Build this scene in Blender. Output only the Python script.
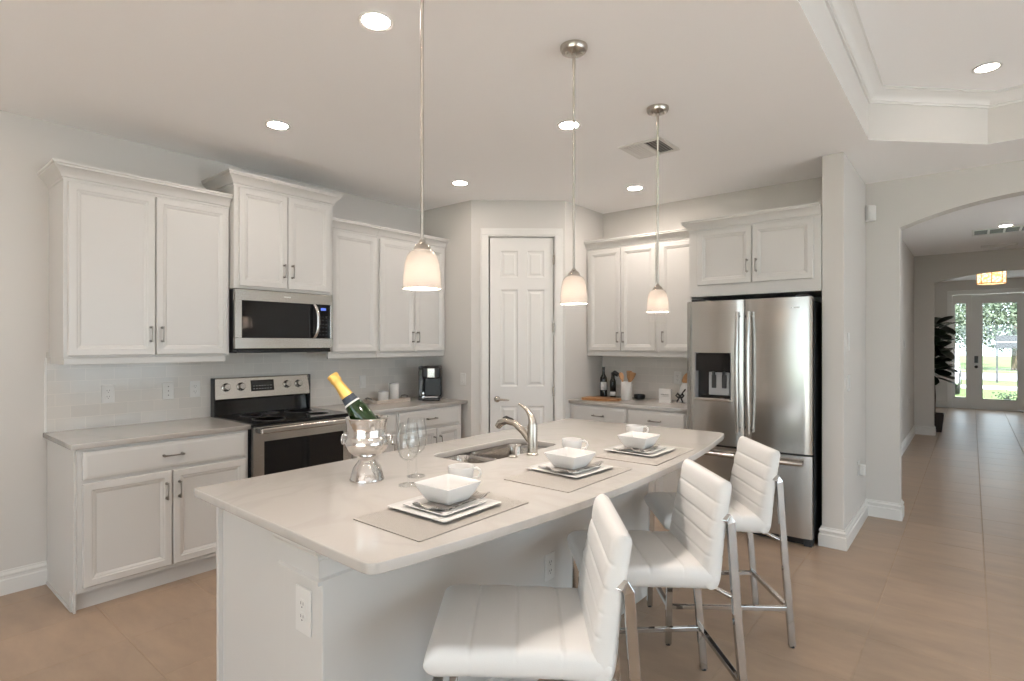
import bpy, bmesh, math, random
from mathutils import Vector, Matrix
PI = math.pi
R = math.radians
for _o in list(bpy.data.objects):
    bpy.data.objects.remove(_o)
SC = bpy.context.scene
COL = SC.collection
random.seed(7)

# ------------------------------------------------------------------ camera, world, exposure
cam_d = bpy.data.cameras.new('camera')
cam = bpy.data.objects.new('camera', cam_d)
COL.objects.link(cam)
cam.location = (0, 0, 1.455)
cam.rotation_euler = (R(90), 0, 0.6907)
cam_d.sensor_width = 36
cam_d.lens = 556 * 36 / 1024
cam_d.shift_y = 2.5 / 1024
cam_d.clip_start = 0.05
cam_d.clip_end = 400
SC.camera = cam
SC.view_settings.view_transform = 'Standard'
SC.view_settings.look = 'None'
SC.view_settings.exposure = 0.66
SC.view_settings.gamma = 1.0
SC.view_settings.use_curve_mapping = False
SC.cycles.max_bounces = 10
SC.cycles.diffuse_bounces = 6
SC.cycles.glossy_bounces = 6
SC.cycles.transmission_bounces = 10
SC.cycles.transparent_max_bounces = 16
SC.cycles.caustics_reflective = False
SC.cycles.caustics_refractive = False
SC.cycles.sample_clamp_indirect = 6.0
world = bpy.data.worlds.new('World')
SC.world = world
world.use_nodes = True
bg = world.node_tree.nodes['Background']
bg.inputs[0].default_value = (0.78, 0.89, 1.0, 1)
bg.inputs[1].default_value = 3.0
sun_d = bpy.data.lights.new('sun', 'SUN')
sun_d.energy = 16.0
sun_d.angle = R(1.5)
sun_d.color = (1.0, 0.95, 0.95)
sun = bpy.data.objects.new('sun', sun_d)
COL.objects.link(sun)
sun.rotation_euler = (R(38), 0, R(18))
CAN_POWER = 100.0
CAN_COL = (1.0, 0.88, 0.79)


def portal(name, loc, rot, sx, sy):
    d = bpy.data.lights.new(name, 'AREA')
    d.shape = 'RECTANGLE'
    d.size, d.size_y = sx, sy
    d.cycles.is_portal = True
    o = bpy.data.objects.new(name, d)
    COL.objects.link(o)
    o.location = loc
    o.rotation_euler = rot
    return o


portal('daylight_portal', (0.525, -4.13, 1.2), (R(90), 0, PI), 5.3, 2.4)
portal('daylight_portal', (4.33, 1.9, 1.25), (R(90), 0, R(90)), 5.2, 2.3)
portal('daylight_portal', (1.76, 8.1, 1.25), (R(90), 0, R(90)), 0.7, 2.3)  # samples sky light for the added hall window
portal('daylight_portal', (0.47, 16.1, 1.25), (R(90), 0, 0), 1.6, 2.4)


# ------------------------------------------------------------------ materials
def nt(name):
    m = bpy.data.materials.new(name)
    m.use_nodes = True
    t = m.node_tree
    return m, t, t.nodes['Principled BSDF']


def N(t, kind, **kw):
    n = t.nodes.new(kind)
    for k, v in kw.items():
        setattr(n, k, v)
    return n


def plain(name, col, rough=0.5, metal=0.0, spec=0.5, bump=0.0, bscale=200, coat=0.0, var=0.0, vscale=3.0):
    m, t, p = nt(name)
    p.inputs['Base Color'].default_value = (*col, 1)
    p.inputs['Roughness'].default_value = rough
    p.inputs['Metallic'].default_value = metal
    p.inputs['Specular IOR Level'].default_value = spec
    p.inputs['Coat Weight'].default_value = coat
    tc = N(t, 'ShaderNodeTexCoord')
    if bump:
        n = N(t, 'ShaderNodeTexNoise')
        n.inputs['Scale'].default_value = bscale
        n.inputs['Detail'].default_value = 3
        b = N(t, 'ShaderNodeBump')
        b.inputs['Strength'].default_value = bump
        b.inputs['Distance'].default_value = 0.002
        t.links.new(tc.outputs['Object'], n.inputs['Vector'])
        t.links.new(n.outputs['Fac'], b.inputs['Height'])
        t.links.new(b.outputs['Normal'], p.inputs['Normal'])
    if var:
        n = N(t, 'ShaderNodeTexNoise')
        n.inputs['Scale'].default_value = vscale
        n.inputs['Detail'].default_value = 4
        mx = N(t, 'ShaderNodeMixRGB')
        mx.inputs[1].default_value = (*[c * (1 - var) for c in col], 1)
        mx.inputs[2].default_value = (*[min(1, c * (1 + var)) for c in col], 1)
        t.links.new(tc.outputs['Object'], n.inputs['Vector'])
        t.links.new(n.outputs['Fac'], mx.inputs[0])
        t.links.new(mx.outputs[0], p.inputs['Base Color'])
    return m


def emit(name, col, strength):
    m, t, p = nt(name)
    p.inputs['Base Color'].default_value = (*col, 1)
    p.inputs['Emission Color'].default_value = (*col, 1)
    p.inputs['Emission Strength'].default_value = strength
    return m


def brushed(name, col, rough=0.28, stretch=(1, 1, 60), scale=8, var=0.06):
    m, t, p = nt(name)
    p.inputs['Metallic'].default_value = 1.0
    p.inputs['Base Color'].default_value = (*col, 1)
    tc = N(t, 'ShaderNodeTexCoord')
    mp = N(t, 'ShaderNodeMapping')
    mp.inputs['Scale'].default_value = stretch
    n = N(t, 'ShaderNodeTexNoise')
    n.inputs['Scale'].default_value = scale
    n.inputs['Detail'].default_value = 6
    mr = N(t, 'ShaderNodeMapRange')
    mr.inputs['To Min'].default_value = rough - var
    mr.inputs['To Max'].default_value = rough + var
    t.links.new(tc.outputs['Object'], mp.inputs[0])
    t.links.new(mp.outputs[0], n.inputs['Vector'])
    t.links.new(n.outputs['Fac'], mr.inputs['Value'])
    t.links.new(mr.outputs[0], p.inputs['Roughness'])
    b = N(t, 'ShaderNodeBump')
    b.inputs['Strength'].default_value = 0.03
    b.inputs['Distance'].default_value = 0.001
    t.links.new(n.outputs['Fac'], b.inputs['Height'])
    t.links.new(b.outputs['Normal'], p.inputs['Normal'])
    return m


def glass(name, col=(1, 1, 1), rough=0.0, ior=1.45):
    m, t, p = nt(name)
    p.inputs['Base Color'].default_value = (*col, 1)
    p.inputs['Roughness'].default_value = rough
    p.inputs['Transmission Weight'].default_value = 1.0
    p.inputs['IOR'].default_value = ior
    return m


def thin_glass(name, tint=(1, 1, 1)):
    m = bpy.data.materials.new(name)
    m.use_nodes = True
    t = m.node_tree
    t.nodes.clear()
    out = N(t, 'ShaderNodeOutputMaterial')
    mx = N(t, 'ShaderNodeMixShader')
    tr = N(t, 'ShaderNodeBsdfTransparent')
    tr.inputs[0].default_value = (*tint, 1)
    gl = N(t, 'ShaderNodeBsdfGlossy')
    gl.inputs['Roughness'].default_value = 0.02
    fr = N(t, 'ShaderNodeLayerWeight')
    fr.inputs[0].default_value = 0.5
    pw = N(t, 'ShaderNodeMath', operation='POWER')
    pw.inputs[1].default_value = 4.0
    ml = N(t, 'ShaderNodeMath', operation='MULTIPLY_ADD')
    ml.inputs[1].default_value = 0.75
    ml.inputs[2].default_value = 0.035
    t.links.new(fr.outputs['Facing'], pw.inputs[0])
    t.links.new(pw.outputs[0], ml.inputs[0])
    t.links.new(ml.outputs[0], mx.inputs[0])
    t.links.new(tr.outputs[0], mx.inputs[1])
    t.links.new(gl.outputs[0], mx.inputs[2])
    t.links.new(mx.outputs[0], out.inputs[0])
    return m


def tile_floor():
    m, t, p = nt('floor_tile')
    tc = N(t, 'ShaderNodeTexCoord')
    mp = N(t, 'ShaderNodeMapping')
    mp.inputs['Location'].default_value = (-0.065 + 0.465 * 20, -0.905 + 0.465 * 20, 0)
    t.links.new(tc.outputs['Object'], mp.inputs[0])
    br = N(t, 'ShaderNodeTexBrick')
    br.offset = 0
    br.squash = 1
    br.inputs['Scale'].default_value = 1
    br.inputs['Brick Width'].default_value = 0.465
    br.inputs['Row Height'].default_value = 0.465
    br.inputs['Mortar Size'].default_value = 0.0042
    br.inputs['Mortar Smooth'].default_value = 0.3
    br.inputs['Bias'].default_value = 0
    br.inputs['Color1'].default_value = (0.415, 0.305, 0.220, 1)
    br.inputs['Color2'].default_value = (0.375, 0.28, 0.205, 1)
    br.inputs['Mortar'].default_value = (0.44, 0.34, 0.255, 1)
    t.links.new(mp.outputs[0], br.inputs['Vector'])
    mp2 = N(t, 'ShaderNodeMapping')
    mp2.inputs['Scale'].default_value = (2.2, 6, 1)
    mp2.inputs['Rotation'].default_value = (0, 0, R(-35))
    t.links.new(tc.outputs['Object'], mp2.inputs[0])
    n = N(t, 'ShaderNodeTexNoise')
    n.inputs['Scale'].default_value = 1.3
    n.inputs['Detail'].default_value = 8
    n.inputs['Roughness'].default_value = 0.62
    t.links.new(mp2.outputs[0], n.inputs['Vector'])
    cr = N(t, 'ShaderNodeValToRGB')
    cr.color_ramp.elements[0].position = 0.3
    cr.color_ramp.elements[0].color = (0.87, 0.87, 0.88, 1)
    cr.color_ramp.elements[1].position = 0.72
    cr.color_ramp.elements[1].color = (1.11, 1.105, 1.10, 1)
    t.links.new(n.outputs['Fac'], cr.inputs[0])
    mx = N(t, 'ShaderNodeMixRGB', blend_type='MULTIPLY')
    mx.inputs[0].default_value = 1
    t.links.new(br.outputs['Color'], mx.inputs[1])
    t.links.new(cr.outputs[0], mx.inputs[2])
    t.links.new(mx.outputs[0], p.inputs['Base Color'])
    mr = N(t, 'ShaderNodeMapRange')
    mr.inputs['To Min'].default_value = 0.30
    mr.inputs['To Max'].default_value = 0.42
    t.links.new(n.outputs['Fac'], mr.inputs['Value'])
    rm = N(t, 'ShaderNodeMixRGB')
    rm.inputs[2].default_value = (.9, .9, .9, 1)
    t.links.new(br.outputs['Fac'], rm.inputs[0])
    t.links.new(mr.outputs[0], rm.inputs[1])
    t.links.new(rm.outputs[0], p.inputs['Roughness'])
    p.inputs['Specular IOR Level'].default_value = 0.4
    b = N(t, 'ShaderNodeBump', invert=True)
    b.inputs['Strength'].default_value = 0.9
    b.inputs['Distance'].default_value = 0.004
    t.links.new(br.outputs['Fac'], b.inputs['Height'])
    t.links.new(b.outputs['Normal'], p.inputs['Normal'])
    return m


def subway(name, axes):
    m, t, p = nt(name)
    tc = N(t, 'ShaderNodeTexCoord')
    sp = N(t, 'ShaderNodeSeparateXYZ')
    cb = N(t, 'ShaderNodeCombineXYZ')
    t.links.new(tc.outputs['Object'], sp.inputs[0])
    t.links.new(sp.outputs[axes[0]], cb.inputs[0])
    ad = N(t, 'ShaderNodeMath', operation='ADD')
    ad.inputs[1].default_value = 10 * 0.0762 - 0.914
    t.links.new(sp.outputs[2], ad.inputs[0])
    t.links.new(ad.outputs[0], cb.inputs[1])
    br = N(t, 'ShaderNodeTexBrick')
    br.offset = 0.5
    br.inputs['Scale'].default_value = 1
    br.inputs['Brick Width'].default_value = 0.1524
    br.inputs['Row Height'].default_value = 0.0762
    br.inputs['Mortar Size'].default_value = 0.0016
    br.inputs['Mortar Smooth'].default_value = 0.2
    br.inputs['Bias'].default_value = 0
    br.inputs['Color1'].default_value = (0.64, 0.61, 0.57, 1)
    br.inputs['Color2'].default_value = (0.59, 0.565, 0.53, 1)
    br.inputs['Mortar'].default_value = (0.70, 0.66, 0.61, 1)
    t.links.new(cb.outputs[0], br.inputs['Vector'])
    t.links.new(br.outputs['Color'], p.inputs['Base Color'])
    p.inputs['Roughness'].default_value = 0.12
    b = N(t, 'ShaderNodeBump', invert=True)
    b.inputs['Strength'].default_value = 0.35
    b.inputs['Distance'].default_value = 0.001
    t.links.new(br.outputs['Fac'], b.inputs['Height'])
    t.links.new(b.outputs['Normal'], p.inputs['Normal'])
    return m


def quartz():
    m, t, p = nt('quartz')
    tc = N(t, 'ShaderNodeTexCoord')
    n = N(t, 'ShaderNodeTexNoise')
    n.inputs['Scale'].default_value = 1.6
    n.inputs['Detail'].default_value = 8
    n.inputs['Distortion'].default_value = 1.6
    t.links.new(tc.outputs['Object'], n.inputs['Vector'])
    cr = N(t, 'ShaderNodeValToRGB')
    e = cr.color_ramp.elements
    e[0].position, e[0].color = 0.44, (0.49, 0.462, 0.432, 1)
    e[1].position, e[1].color = 0.53, (0.49, 0.462, 0.432, 1)
    k = cr.color_ramp.elements.new(0.485)
    k.color = (0.465, 0.438, 0.408, 1)
    t.links.new(n.outputs['Fac'], cr.inputs[0])
    t.links.new(cr.outputs[0], p.inputs['Base Color'])
    p.inputs['Roughness'].default_value = 0.13
    return m


def wood(name, c1, c2, scale=(3, 30, 30), rough=0.45):
    m, t, p = nt(name)
    tc = N(t, 'ShaderNodeTexCoord')
    mp = N(t, 'ShaderNodeMapping')
    mp.inputs['Scale'].default_value = scale
    n = N(t, 'ShaderNodeTexNoise')
    n.inputs['Scale'].default_value = 2
    n.inputs['Detail'].default_value = 6
    n.inputs['Distortion'].default_value = 0.8
    mx = N(t, 'ShaderNodeMixRGB')
    mx.inputs[1].default_value = (*c1, 1)
    mx.inputs[2].default_value = (*c2, 1)
    t.links.new(tc.outputs['Object'], mp.inputs[0])
    t.links.new(mp.outputs[0], n.inputs['Vector'])
    t.links.new(n.outputs['Fac'], mx.inputs[0])
    t.links.new(mx.outputs[0], p.inputs['Base Color'])
    p.inputs['Roughness'].default_value = rough
    return m


def stripes(name, c1, c2, scale, axis='X', rough=0.9):
    m, t, p = nt(name)
    tc = N(t, 'ShaderNodeTexCoord')
    w = N(t, 'ShaderNodeTexWave', wave_type='BANDS', bands_direction=axis)
    w.inputs['Scale'].default_value = scale
    w.inputs['Distortion'].default_value = 0.6
    cr = N(t, 'ShaderNodeValToRGB')
    cr.color_ramp.elements[0].position = 0.45
    cr.color_ramp.elements[0].color = (*c1, 1)
    cr.color_ramp.elements[1].position = 0.6
    cr.color_ramp.elements[1].color = (*c2, 1)
    t.links.new(tc.outputs['Object'], w.inputs['Vector'])
    t.links.new(w.outputs['Fac'], cr.inputs[0])
    t.links.new(cr.outputs[0], p.inputs['Base Color'])
    p.inputs['Roughness'].default_value = rough
    return m


def frosted_shade():
    m = bpy.data.materials.new('frosted_shade')
    m.use_nodes = True
    t = m.node_tree
    t.nodes.clear()
    out = N(t, 'ShaderNodeOutputMaterial')
    a = N(t, 'ShaderNodeMixShader')
    a.inputs[0].default_value = 0.72
    tr = N(t, 'ShaderNodeBsdfTranslucent')
    tr.inputs[0].default_value = (1, 0.93, 0.86, 1)
    df = N(t, 'ShaderNodeBsdfDiffuse')
    df.inputs[0].default_value = (0.93, 0.88, 0.83, 1)
    b = N(t, 'ShaderNodeMixShader')
    fr = N(t, 'ShaderNodeFresnel')
    gl = N(t, 'ShaderNodeBsdfGlossy')
    gl.inputs['Roughness'].default_value = 0.08
    t.links.new(df.outputs[0], a.inputs[1])
    t.links.new(tr.outputs[0], a.inputs[2])
    t.links.new(fr.outputs[0], b.inputs[0])
    t.links.new(a.outputs[0], b.inputs[1])
    t.links.new(gl.outputs[0], b.inputs[2])
    t.links.new(b.outputs[0], out.inputs[0])
    return m


def crystal():
    m, t, p = nt('amber_crystal')
    tc = N(t, 'ShaderNodeTexCoord')
    v = N(t, 'ShaderNodeTexVoronoi')
    v.inputs['Scale'].default_value = 22
    cr = N(t, 'ShaderNodeValToRGB')
    cr.color_ramp.elements[0].color = (1, 0.93, 0.70, 1)
    cr.color_ramp.elements[1].color = (0.72, 0.36, 0.10, 1)
    cr.color_ramp.elements[1].position = 0.75
    t.links.new(tc.outputs['Object'], v.inputs['Vector'])
    t.links.new(v.outputs['Distance'], cr.inputs[0])
    t.links.new(cr.outputs[0], p.inputs['Base Color'])
    t.links.new(cr.outputs[0], p.inputs['Emission Color'])
    p.inputs['Emission Strength'].default_value = 1.5
    return m


WALL = plain('wall_paint', (0.61, 0.587, 0.558), 0.75, bump=0.12, bscale=260, spec=0.25)
CEIL = plain('ceiling_paint', (0.92, 0.915, 0.915), 0.85, bump=0.2, bscale=120, spec=0.2)
TRIM = plain('trim_paint', (0.70, 0.685, 0.66), 0.35)
CAB = plain('cabinet_paint', (0.59, 0.577, 0.556), 0.33)
SHADOWGAP = plain('cabinet_interior', (0.35, 0.32, 0.28), 0.7)
FLOOR = tile_floor()
SUB_L = subway('subway_tile_left', (1, 2))
SUB_B = subway('subway_tile_back', (0, 2))
QUARTZ = quartz()
STEEL = brushed('stainless_steel', (0.50, 0.48, 0.455), 0.22, (60, 60, 1))
STEEL_H = brushed('stainless_horizontal', (0.58, 0.55, 0.51), 0.25, (1, 1, 60))
SINKSTEEL = brushed('sink_steel', (0.56, 0.53, 0.50), 0.13, (8, 8, 1), 5)
NICKEL = brushed('brushed_nickel', (0.52, 0.48, 0.43), 0.25, (1, 1, 30))
HANDLE = plain('pewter_handle', (0.30, 0.28, 0.255), 0.3, 1.0, bump=0.05)
CHROME = plain('chrome', (0.52, 0.515, 0.51), 0.06, 1.0, bump=0.02, bscale=4)
SILVER = plain('polished_silver', (0.74, 0.72, 0.70), 0.09, 1.0, bump=0.7, bscale=38)
BLACKGLASS = plain('black_glass', (0.006, 0.006, 0.007), 0.05, spec=0.5, var=0.05)
BLACK = plain('black_enamel', (0.012, 0.012, 0.013), 0.3, bump=0.03)
DARK = plain('dark_grey_plastic', (0.03, 0.03, 0.032), 0.45, bump=0.05)
GREYPL = plain('grey_plastic', (0.35, 0.35, 0.36), 0.4, bump=0.03)
LEATHER = plain('white_leather', (0.70, 0.69, 0.675), 0.42, bump=0.22, bscale=330)
CERAMIC = plain('white_ceramic', (0.66, 0.65, 0.635), 0.12, var=0.01)
PLASTIC = plain('white_plastic', (0.67, 0.66, 0.64), 0.35, var=0.01)
SLOT = plain('outlet_slot', (0.05, 0.05, 0.05), 0.6, var=0.05)
MAT = plain('linen_placemat', (0.36, 0.335, 0.305), 0.9, bump=0.9, bscale=420, var=0.06, vscale=140)
NAPKIN = stripes('striped_napkin', (0.17, 0.155, 0.14), (0.47, 0.44, 0.41), 42, 'X')
GLASS = thin_glass('clear_glass', (.985, .99, .99))
PANE = thin_glass('window_glass', (0.98, 1, 0.99))
BOTTLE = plain('green_bottle_glass', (0.008, 0.026, 0.004), 0.05, coat=0.3, var=0.1)
WINE = plain('dark_bottle_glass', (0.008, 0.006, 0.005), 0.08, var=0.1)
FOIL = plain('gold_foil', (0.80, 0.52, 0.15), 0.38, 0.65, bump=0.6, bscale=90)
LABELDK = plain('dark_blue_label', (0.02, 0.03, 0.05), 0.5, var=0.1)
PAPER = plain('white_paper', (0.68, 0.67, 0.66), 0.7, var=0.02)
INK = plain('grey_ink', (0.2, 0.19, 0.18), 0.7, var=0.05)
BOARDWOOD = wood('acacia_wood', (0.16, 0.06, 0.02), (0.47, 0.24, 0.09), (9, 30, 30))
SPOONWOOD = wood('beech_wood', (0.30, 0.15, 0.06), (0.50, 0.28, 0.13), (30, 30, 4))
TRAYWOOD = wood('whitewashed_wood', (0.42, 0.35, 0.29), (0.62, 0.55, 0.48), (30, 3, 30))
SHADE = frosted_shade()
BULB = emit('lamp_bulb', (1.0, 0.89, 0.79), 400)
CANLED = emit('downlight_led', CAN_COL, CAN_POWER)
CANDIM = emit('downlight_led_dimmed', CAN_COL, 17)
CANBRIGHT = emit('downlight_led_bright', CAN_COL, 230)
CRYSTAL = crystal()
GOLD = plain('aged_brass', (0.55, 0.33, 0.12), 0.35, 1.0, bump=0.05)
BLUELED = emit('blue_display', (0.10, 0.18, 0.7), 0.35)
LEAF = plain('fig_leaf', (0.012, 0.022, 0.010), 0.4, var=0.3)
BARK = plain('bark', (0.09, 0.065, 0.045), 0.9, bump=0.8, bscale=40)
POT = plain('dark_pot', (0.035, 0.022, 0.018), 0.5, var=0.1)
GRASS = plain('lawn_grass', (0.075, 0.12, 0.03), 0.95, bump=0.8, bscale=60, var=0.25, vscale=6)
CONC = plain('concrete', (0.58, 0.575, 0.57), 0.85, bump=0.3, bscale=60, var=0.06)
ASPH = plain('asphalt', (0.26, 0.26, 0.27), 0.9, bump=0.4, bscale=90)
TREELEAF = plain('tree_leaf', (0.06, 0.085, 0.05), 0.7, var=0.35, vscale=1.2)
CARPAINT = plain('silver_car_paint', (0.55, 0.57, 0.60), 0.2, 0.4, coat=0.6, var=0.01)
RUBBER = plain('rubber', (0.02, 0.02, 0.02), 0.8, bump=0.1)
GREYBOARD = plain('grey_sign_board', (0.03, 0.032, 0.037), 0.6, var=0.15, vscale=5)


# ------------------------------------------------------------------ mesh helpers
class MB:
    def __init__(s):
        s.bm = bmesh.new()

    def box(s, x0, x1, y0, y1, z0, z1):
        v = [s.bm.verts.new(p) for p in ((x0, y0, z0), (x1, y0, z0), (x1, y1, z0), (x0, y1, z0),
                                         (x0, y0, z1), (x1, y0, z1), (x1, y1, z1), (x0, y1, z1))]
        for f in ((3, 2, 1, 0), (4, 5, 6, 7), (0, 1, 5, 4), (1, 2, 6, 5), (2, 3, 7, 6), (3, 0, 4, 7)):
            s.bm.faces.new([v[i] for i in f])
        return s

    def rings(s, rings, cap0=True, cap1=True, closed=False):
        vs = [[s.bm.verts.new(p) for p in r] for r in rings]
        n = len(vs[0])
        k = len(vs)
        for a in range(k if closed else k - 1):
            A, B = vs[a], vs[(a + 1) % k]
            for i in range(n):
                j = (i + 1) % n
                try:
                    s.bm.faces.new((A[i], A[j], B[j], B[i]))
                except ValueError:
                    pass
        if not closed:
            if cap0:
                s.bm.faces.new(list(reversed(vs[0])))
            if cap1:
                s.bm.faces.new(vs[-1])
        return s

    def lathe(s, prof, c=(0, 0, 0), seg=32, axis=None, sq=0):
        """prof: list of (r, h) along the axis (default +Z) from c"""
        ax = Vector(axis).normalized() if axis else Vector((0, 0, 1))
        q = ax.to_track_quat('Z', 'Y').to_matrix() if axis else Matrix.Identity(3)
        c = Vector(c)
        rs = []
        for r, h in prof:
            r = max(r, 1e-4)
            rs.append([c + q @ Vector((r * math.cos(2 * PI * i / seg), r * math.sin(2 * PI * i / seg), h)) for i in range(seg)])
        return s.rings(rs)

    def cyl(s, p0, p1, r0, r1=None, seg=24):
        p0, p1 = Vector(p0), Vector(p1)
        L = (p1 - p0).length
        return s.lathe([(r0, 0), (r0 if r1 is None else r1, L)], p0, seg, p1 - p0)

    def tube(s, pts, r, seg=10, flat=1.0, up=None):
        """swept tube; r may be a list; seg=4 gives a square bar of half width r"""
        P = [Vector(p) for p in pts]
        n = len(P)
        rr = r if isinstance(r, (list, tuple)) else [r] * n
        T = []
        for i in range(n):
            a = (P[i] - P[i - 1]).normalized() if i else None
            b = (P[i + 1] - P[i]).normalized() if i < n - 1 else None
            T.append(((a or b) + (b or a)).normalized())
        u = Vector(up) if up else Vector((0, 0, 1))
        if abs(u.dot(T[0])) > 0.95:
            u = Vector((1, 0, 0)) if not up else Vector((0, 1, 0))
        rs = []
        for i in range(n):
            u = (u - T[i] * u.dot(T[i])).normalized()
            w = T[i].cross(u)
            k = 1.0
            if 0 < i < n - 1:
                d = (P[i] - P[i - 1]).normalized().dot(T[i])
                k = 1 / max(d, 0.6)
            if seg == 4:
                q = [(1, 1), (-1, 1), (-1, -1), (1, -1)]
                rs.append([P[i] + u * a * rr[i] * flat + w * b * rr[i] for a, b in q])
            else:
                rs.append([P[i] + u * math.cos(2 * PI * j / seg) * rr[i] * flat * (k if seg > 4 else 1) + w * math.sin(2 * PI * j / seg) * rr[i] for j in range(seg)])
        return s.rings(rs)

    def prism(s, poly, a0, a1, axis='z'):
        f = {'z': lambda p, a: (p[0], p[1], a), 'y': lambda p, a: (p[0], a, p[1]), 'x': lambda p, a: (a, p[0], p[1])}[axis]
        return s.rings([[f(p, a0) for p in poly], [f(p, a1) for p in poly]])

    def sweep(s, path, prof, closed=False, side=1):
        """prof (offset, z) swept along a 2-D path with mitred corners; offset to the right of travel times side"""
        P = [Vector((p[0], p[1])) for p in path]
        n = len(P)
        rs = []
        for i in range(n):
            a = (P[i] - P[i - 1]).normalized() if (i or closed) else None
            b = (P[(i + 1) % n] - P[i]).normalized() if (i < n - 1 or closed) else None
            na = Vector((a.y, -a.x)) if a else None
            nb = Vector((b.y, -b.x)) if b else None
            if na and nb:
                m = (na + nb).normalized()
                m = m / max(m.dot(na), 0.2)
            else:
                m = na or nb
            rs.append([(P[i].x + m.x * o * side, P[i].y + m.y * o * side, z) for o, z in prof])
        return s.rings(rs, closed=closed)

    def sphere(s, c, r, seg=12, sc=(1, 1, 1)):
        prof = []
        k = max(4, seg // 2)
        rs = []
        for j in range(k + 1):
            t = PI * j / k
            q = max(math.sin(t), 0.002)
            rs.append([(c[0] + sc[0] * r * q * math.cos(2 * PI * i / seg), c[1] + sc[1] * r * q * math.sin(2 * PI * i / seg), c[2] - sc[2] * r * math.cos(t)) for i in range(seg)])
        return s.rings(rs)

    def build(s, name, mat, parent=None, bevel=0, smooth=None, seg=2):
        bmesh.ops.remove_doubles(s.bm, verts=s.bm.verts, dist=1e-6)
        bmesh.ops.recalc_face_normals(s.bm, faces=s.bm.faces)
        me = bpy.data.meshes.new(name)
        s.bm.to_mesh(me)
        s.bm.free()
        me.materials.append(mat)
        o = bpy.data.objects.new(name, me)
        COL.objects.link(o)
        if parent is not None:
            o.parent = parent
        if bevel:
            b = o.modifiers.new('bevel', 'BEVEL')
            b.width = bevel
            b.segments = seg
            b.limit_method = 'ANGLE'
            b.angle_limit = R(40)
        if smooth is not None:
            for p in me.polygons:
                p.use_smooth = True
            me.set_sharp_from_angle(angle=R(smooth))
        return o


def bx(*a):
    return MB().box(*a)


def tag(o, label=None, cat=None, group=None, kind=None):
    if label:
        o['label'] = label
    if cat:
        o['category'] = cat
    if group:
        o['group'] = group
    if kind:
        o['kind'] = kind
    return o


def thing(name, label, cat, loc=(0, 0, 0), rz=0.0, group=None):
    o = bpy.data.objects.new(name, None)
    o.empty_display_size = 0.1
    COL.objects.link(o)
    o.location = loc
    o.rotation_euler = (0, 0, rz)
    return tag(o, label, cat, group)


def struct(o, label=None):
    return tag(o, label, kind='structure')


def copy_tree(o, parent=None):
    c = o.copy()
    COL.objects.link(c)
    c.parent = parent
    for ch in list(o.children):
        copy_tree(ch, c)
    return c


def dup(root, loc, rz, label, group=None):
    c = copy_tree(root)
    c.location = loc
    c.rotation_euler = (0, 0, rz)
    c['label'] = label
    if group:
        c['group'] = group
    return c


def slab(name, outer, holes, z0, z1, mat, parent=None, bevel=0.0, smooth=None):
    """flat plate with holes, from outlines"""
    cu = bpy.data.curves.new(name, 'CURVE')
    cu.dimensions = '2D'
    cu.fill_mode = 'BOTH'
    cu.extrude = (z1 - z0) / 2 - bevel
    cu.bevel_depth = bevel
    cu.bevel_resolution = 2
    cu.offset = -bevel
    for loop in [outer] + holes:
        sp = cu.splines.new('POLY')
        sp.points.add(len(loop) - 1)
        for p, q in zip(sp.points, loop):
            p.co = (q[0], q[1], 0, 1)
        sp.use_cyclic_u = True
    tmp = bpy.data.objects.new('tmp', cu)
    COL.objects.link(tmp)
    me = bpy.data.meshes.new_from_object(tmp)
    bpy.data.objects.remove(tmp)
    me.name = name
    for v in me.vertices:
        v.co.z += (z0 + z1) / 2
    me.materials.clear()
    me.materials.append(mat)
    o = bpy.data.objects.new(name, me)
    COL.objects.link(o)
    if parent is not None:
        o.parent = parent
    return o


def rounded(poly, r, n=6):
    """round the corners of a closed polygon; r one number or one per corner"""
    out = []
    m = len(poly)
    for i in range(m):
        rr = r[i] if isinstance(r, (list, tuple)) else r
        p = Vector(poly[i])
        a = Vector(poly[i - 1]) - p
        b = Vector(poly[(i + 1) % m]) - p
        if rr <= 0:
            out.append((p.x, p.y))
            continue
        an = a.angle(b)
        d = min(rr / math.tan(an / 2), a.length * .49, b.length * .49)
        A = p + a.normalized() * d
        B = p + b.normalized() * d
        for k in range(n + 1):
            t = k / n
            q = A.lerp(p, t).lerp(p.lerp(B, t), t)
            out.append((q.x, q.y))
    return out


def rrect(cx, cy, w, d, r, n=6):
    return rounded([(cx - w / 2, cy - d / 2), (cx + w / 2, cy - d / 2), (cx + w / 2, cy + d / 2), (cx - w / 2, cy + d / 2)], r, n)


# ------------------------------------------------------------------ the room shell
LX = -4.32
P0, P1 = (-3.63, 3.79), (-2.96, 4.37)
BANG = math.atan2(P1[1] - P0[1], P1[0] - P0[0])
BLEN = math.hypot(P1[0] - P0[0], P1[1] - P0[1])
CX, BY = -2.96, 5.07
H = 2.80
struct(MB().box(-4.5, 4.5, -4.15, 5.7, -0.1, 0).box(-1.2, 1.9, 5.7, 11, -.1, 0).box(-1.2, 2.1, 11, 16.05, -.1, 0).build('floor', FLOOR))
struct(bx(LX - .12, LX, -4.15, 3.95, 0, H).build('wall_left', WALL))
struct(bx(LX, P0[0], 3.79, 3.91, 0, H).build('wall_pantry_left', WALL))
w = MB().box(0, .155, 0, .12, 0, H).box(.79, BLEN, 0, .12, 0, H).box(.155, .79, 0, .12, 2.46, H)
wb = struct(w.build('wall_pantry', WALL))
wb.location = (*P0, 0)
wb.rotation_euler = (0, 0, BANG)
struct(bx(CX - .12, CX, P1[1], BY + .12, 0, H).build('wall_pantry_right', WALL))
struct(bx(CX, -.83, BY, BY + .12, 0, H).build('wall_back', WALL))
struct(bx(-.83, -.69, 4.5, 5.54, 0, H).build('wall_pillar', WALL, bevel=.006))
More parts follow.
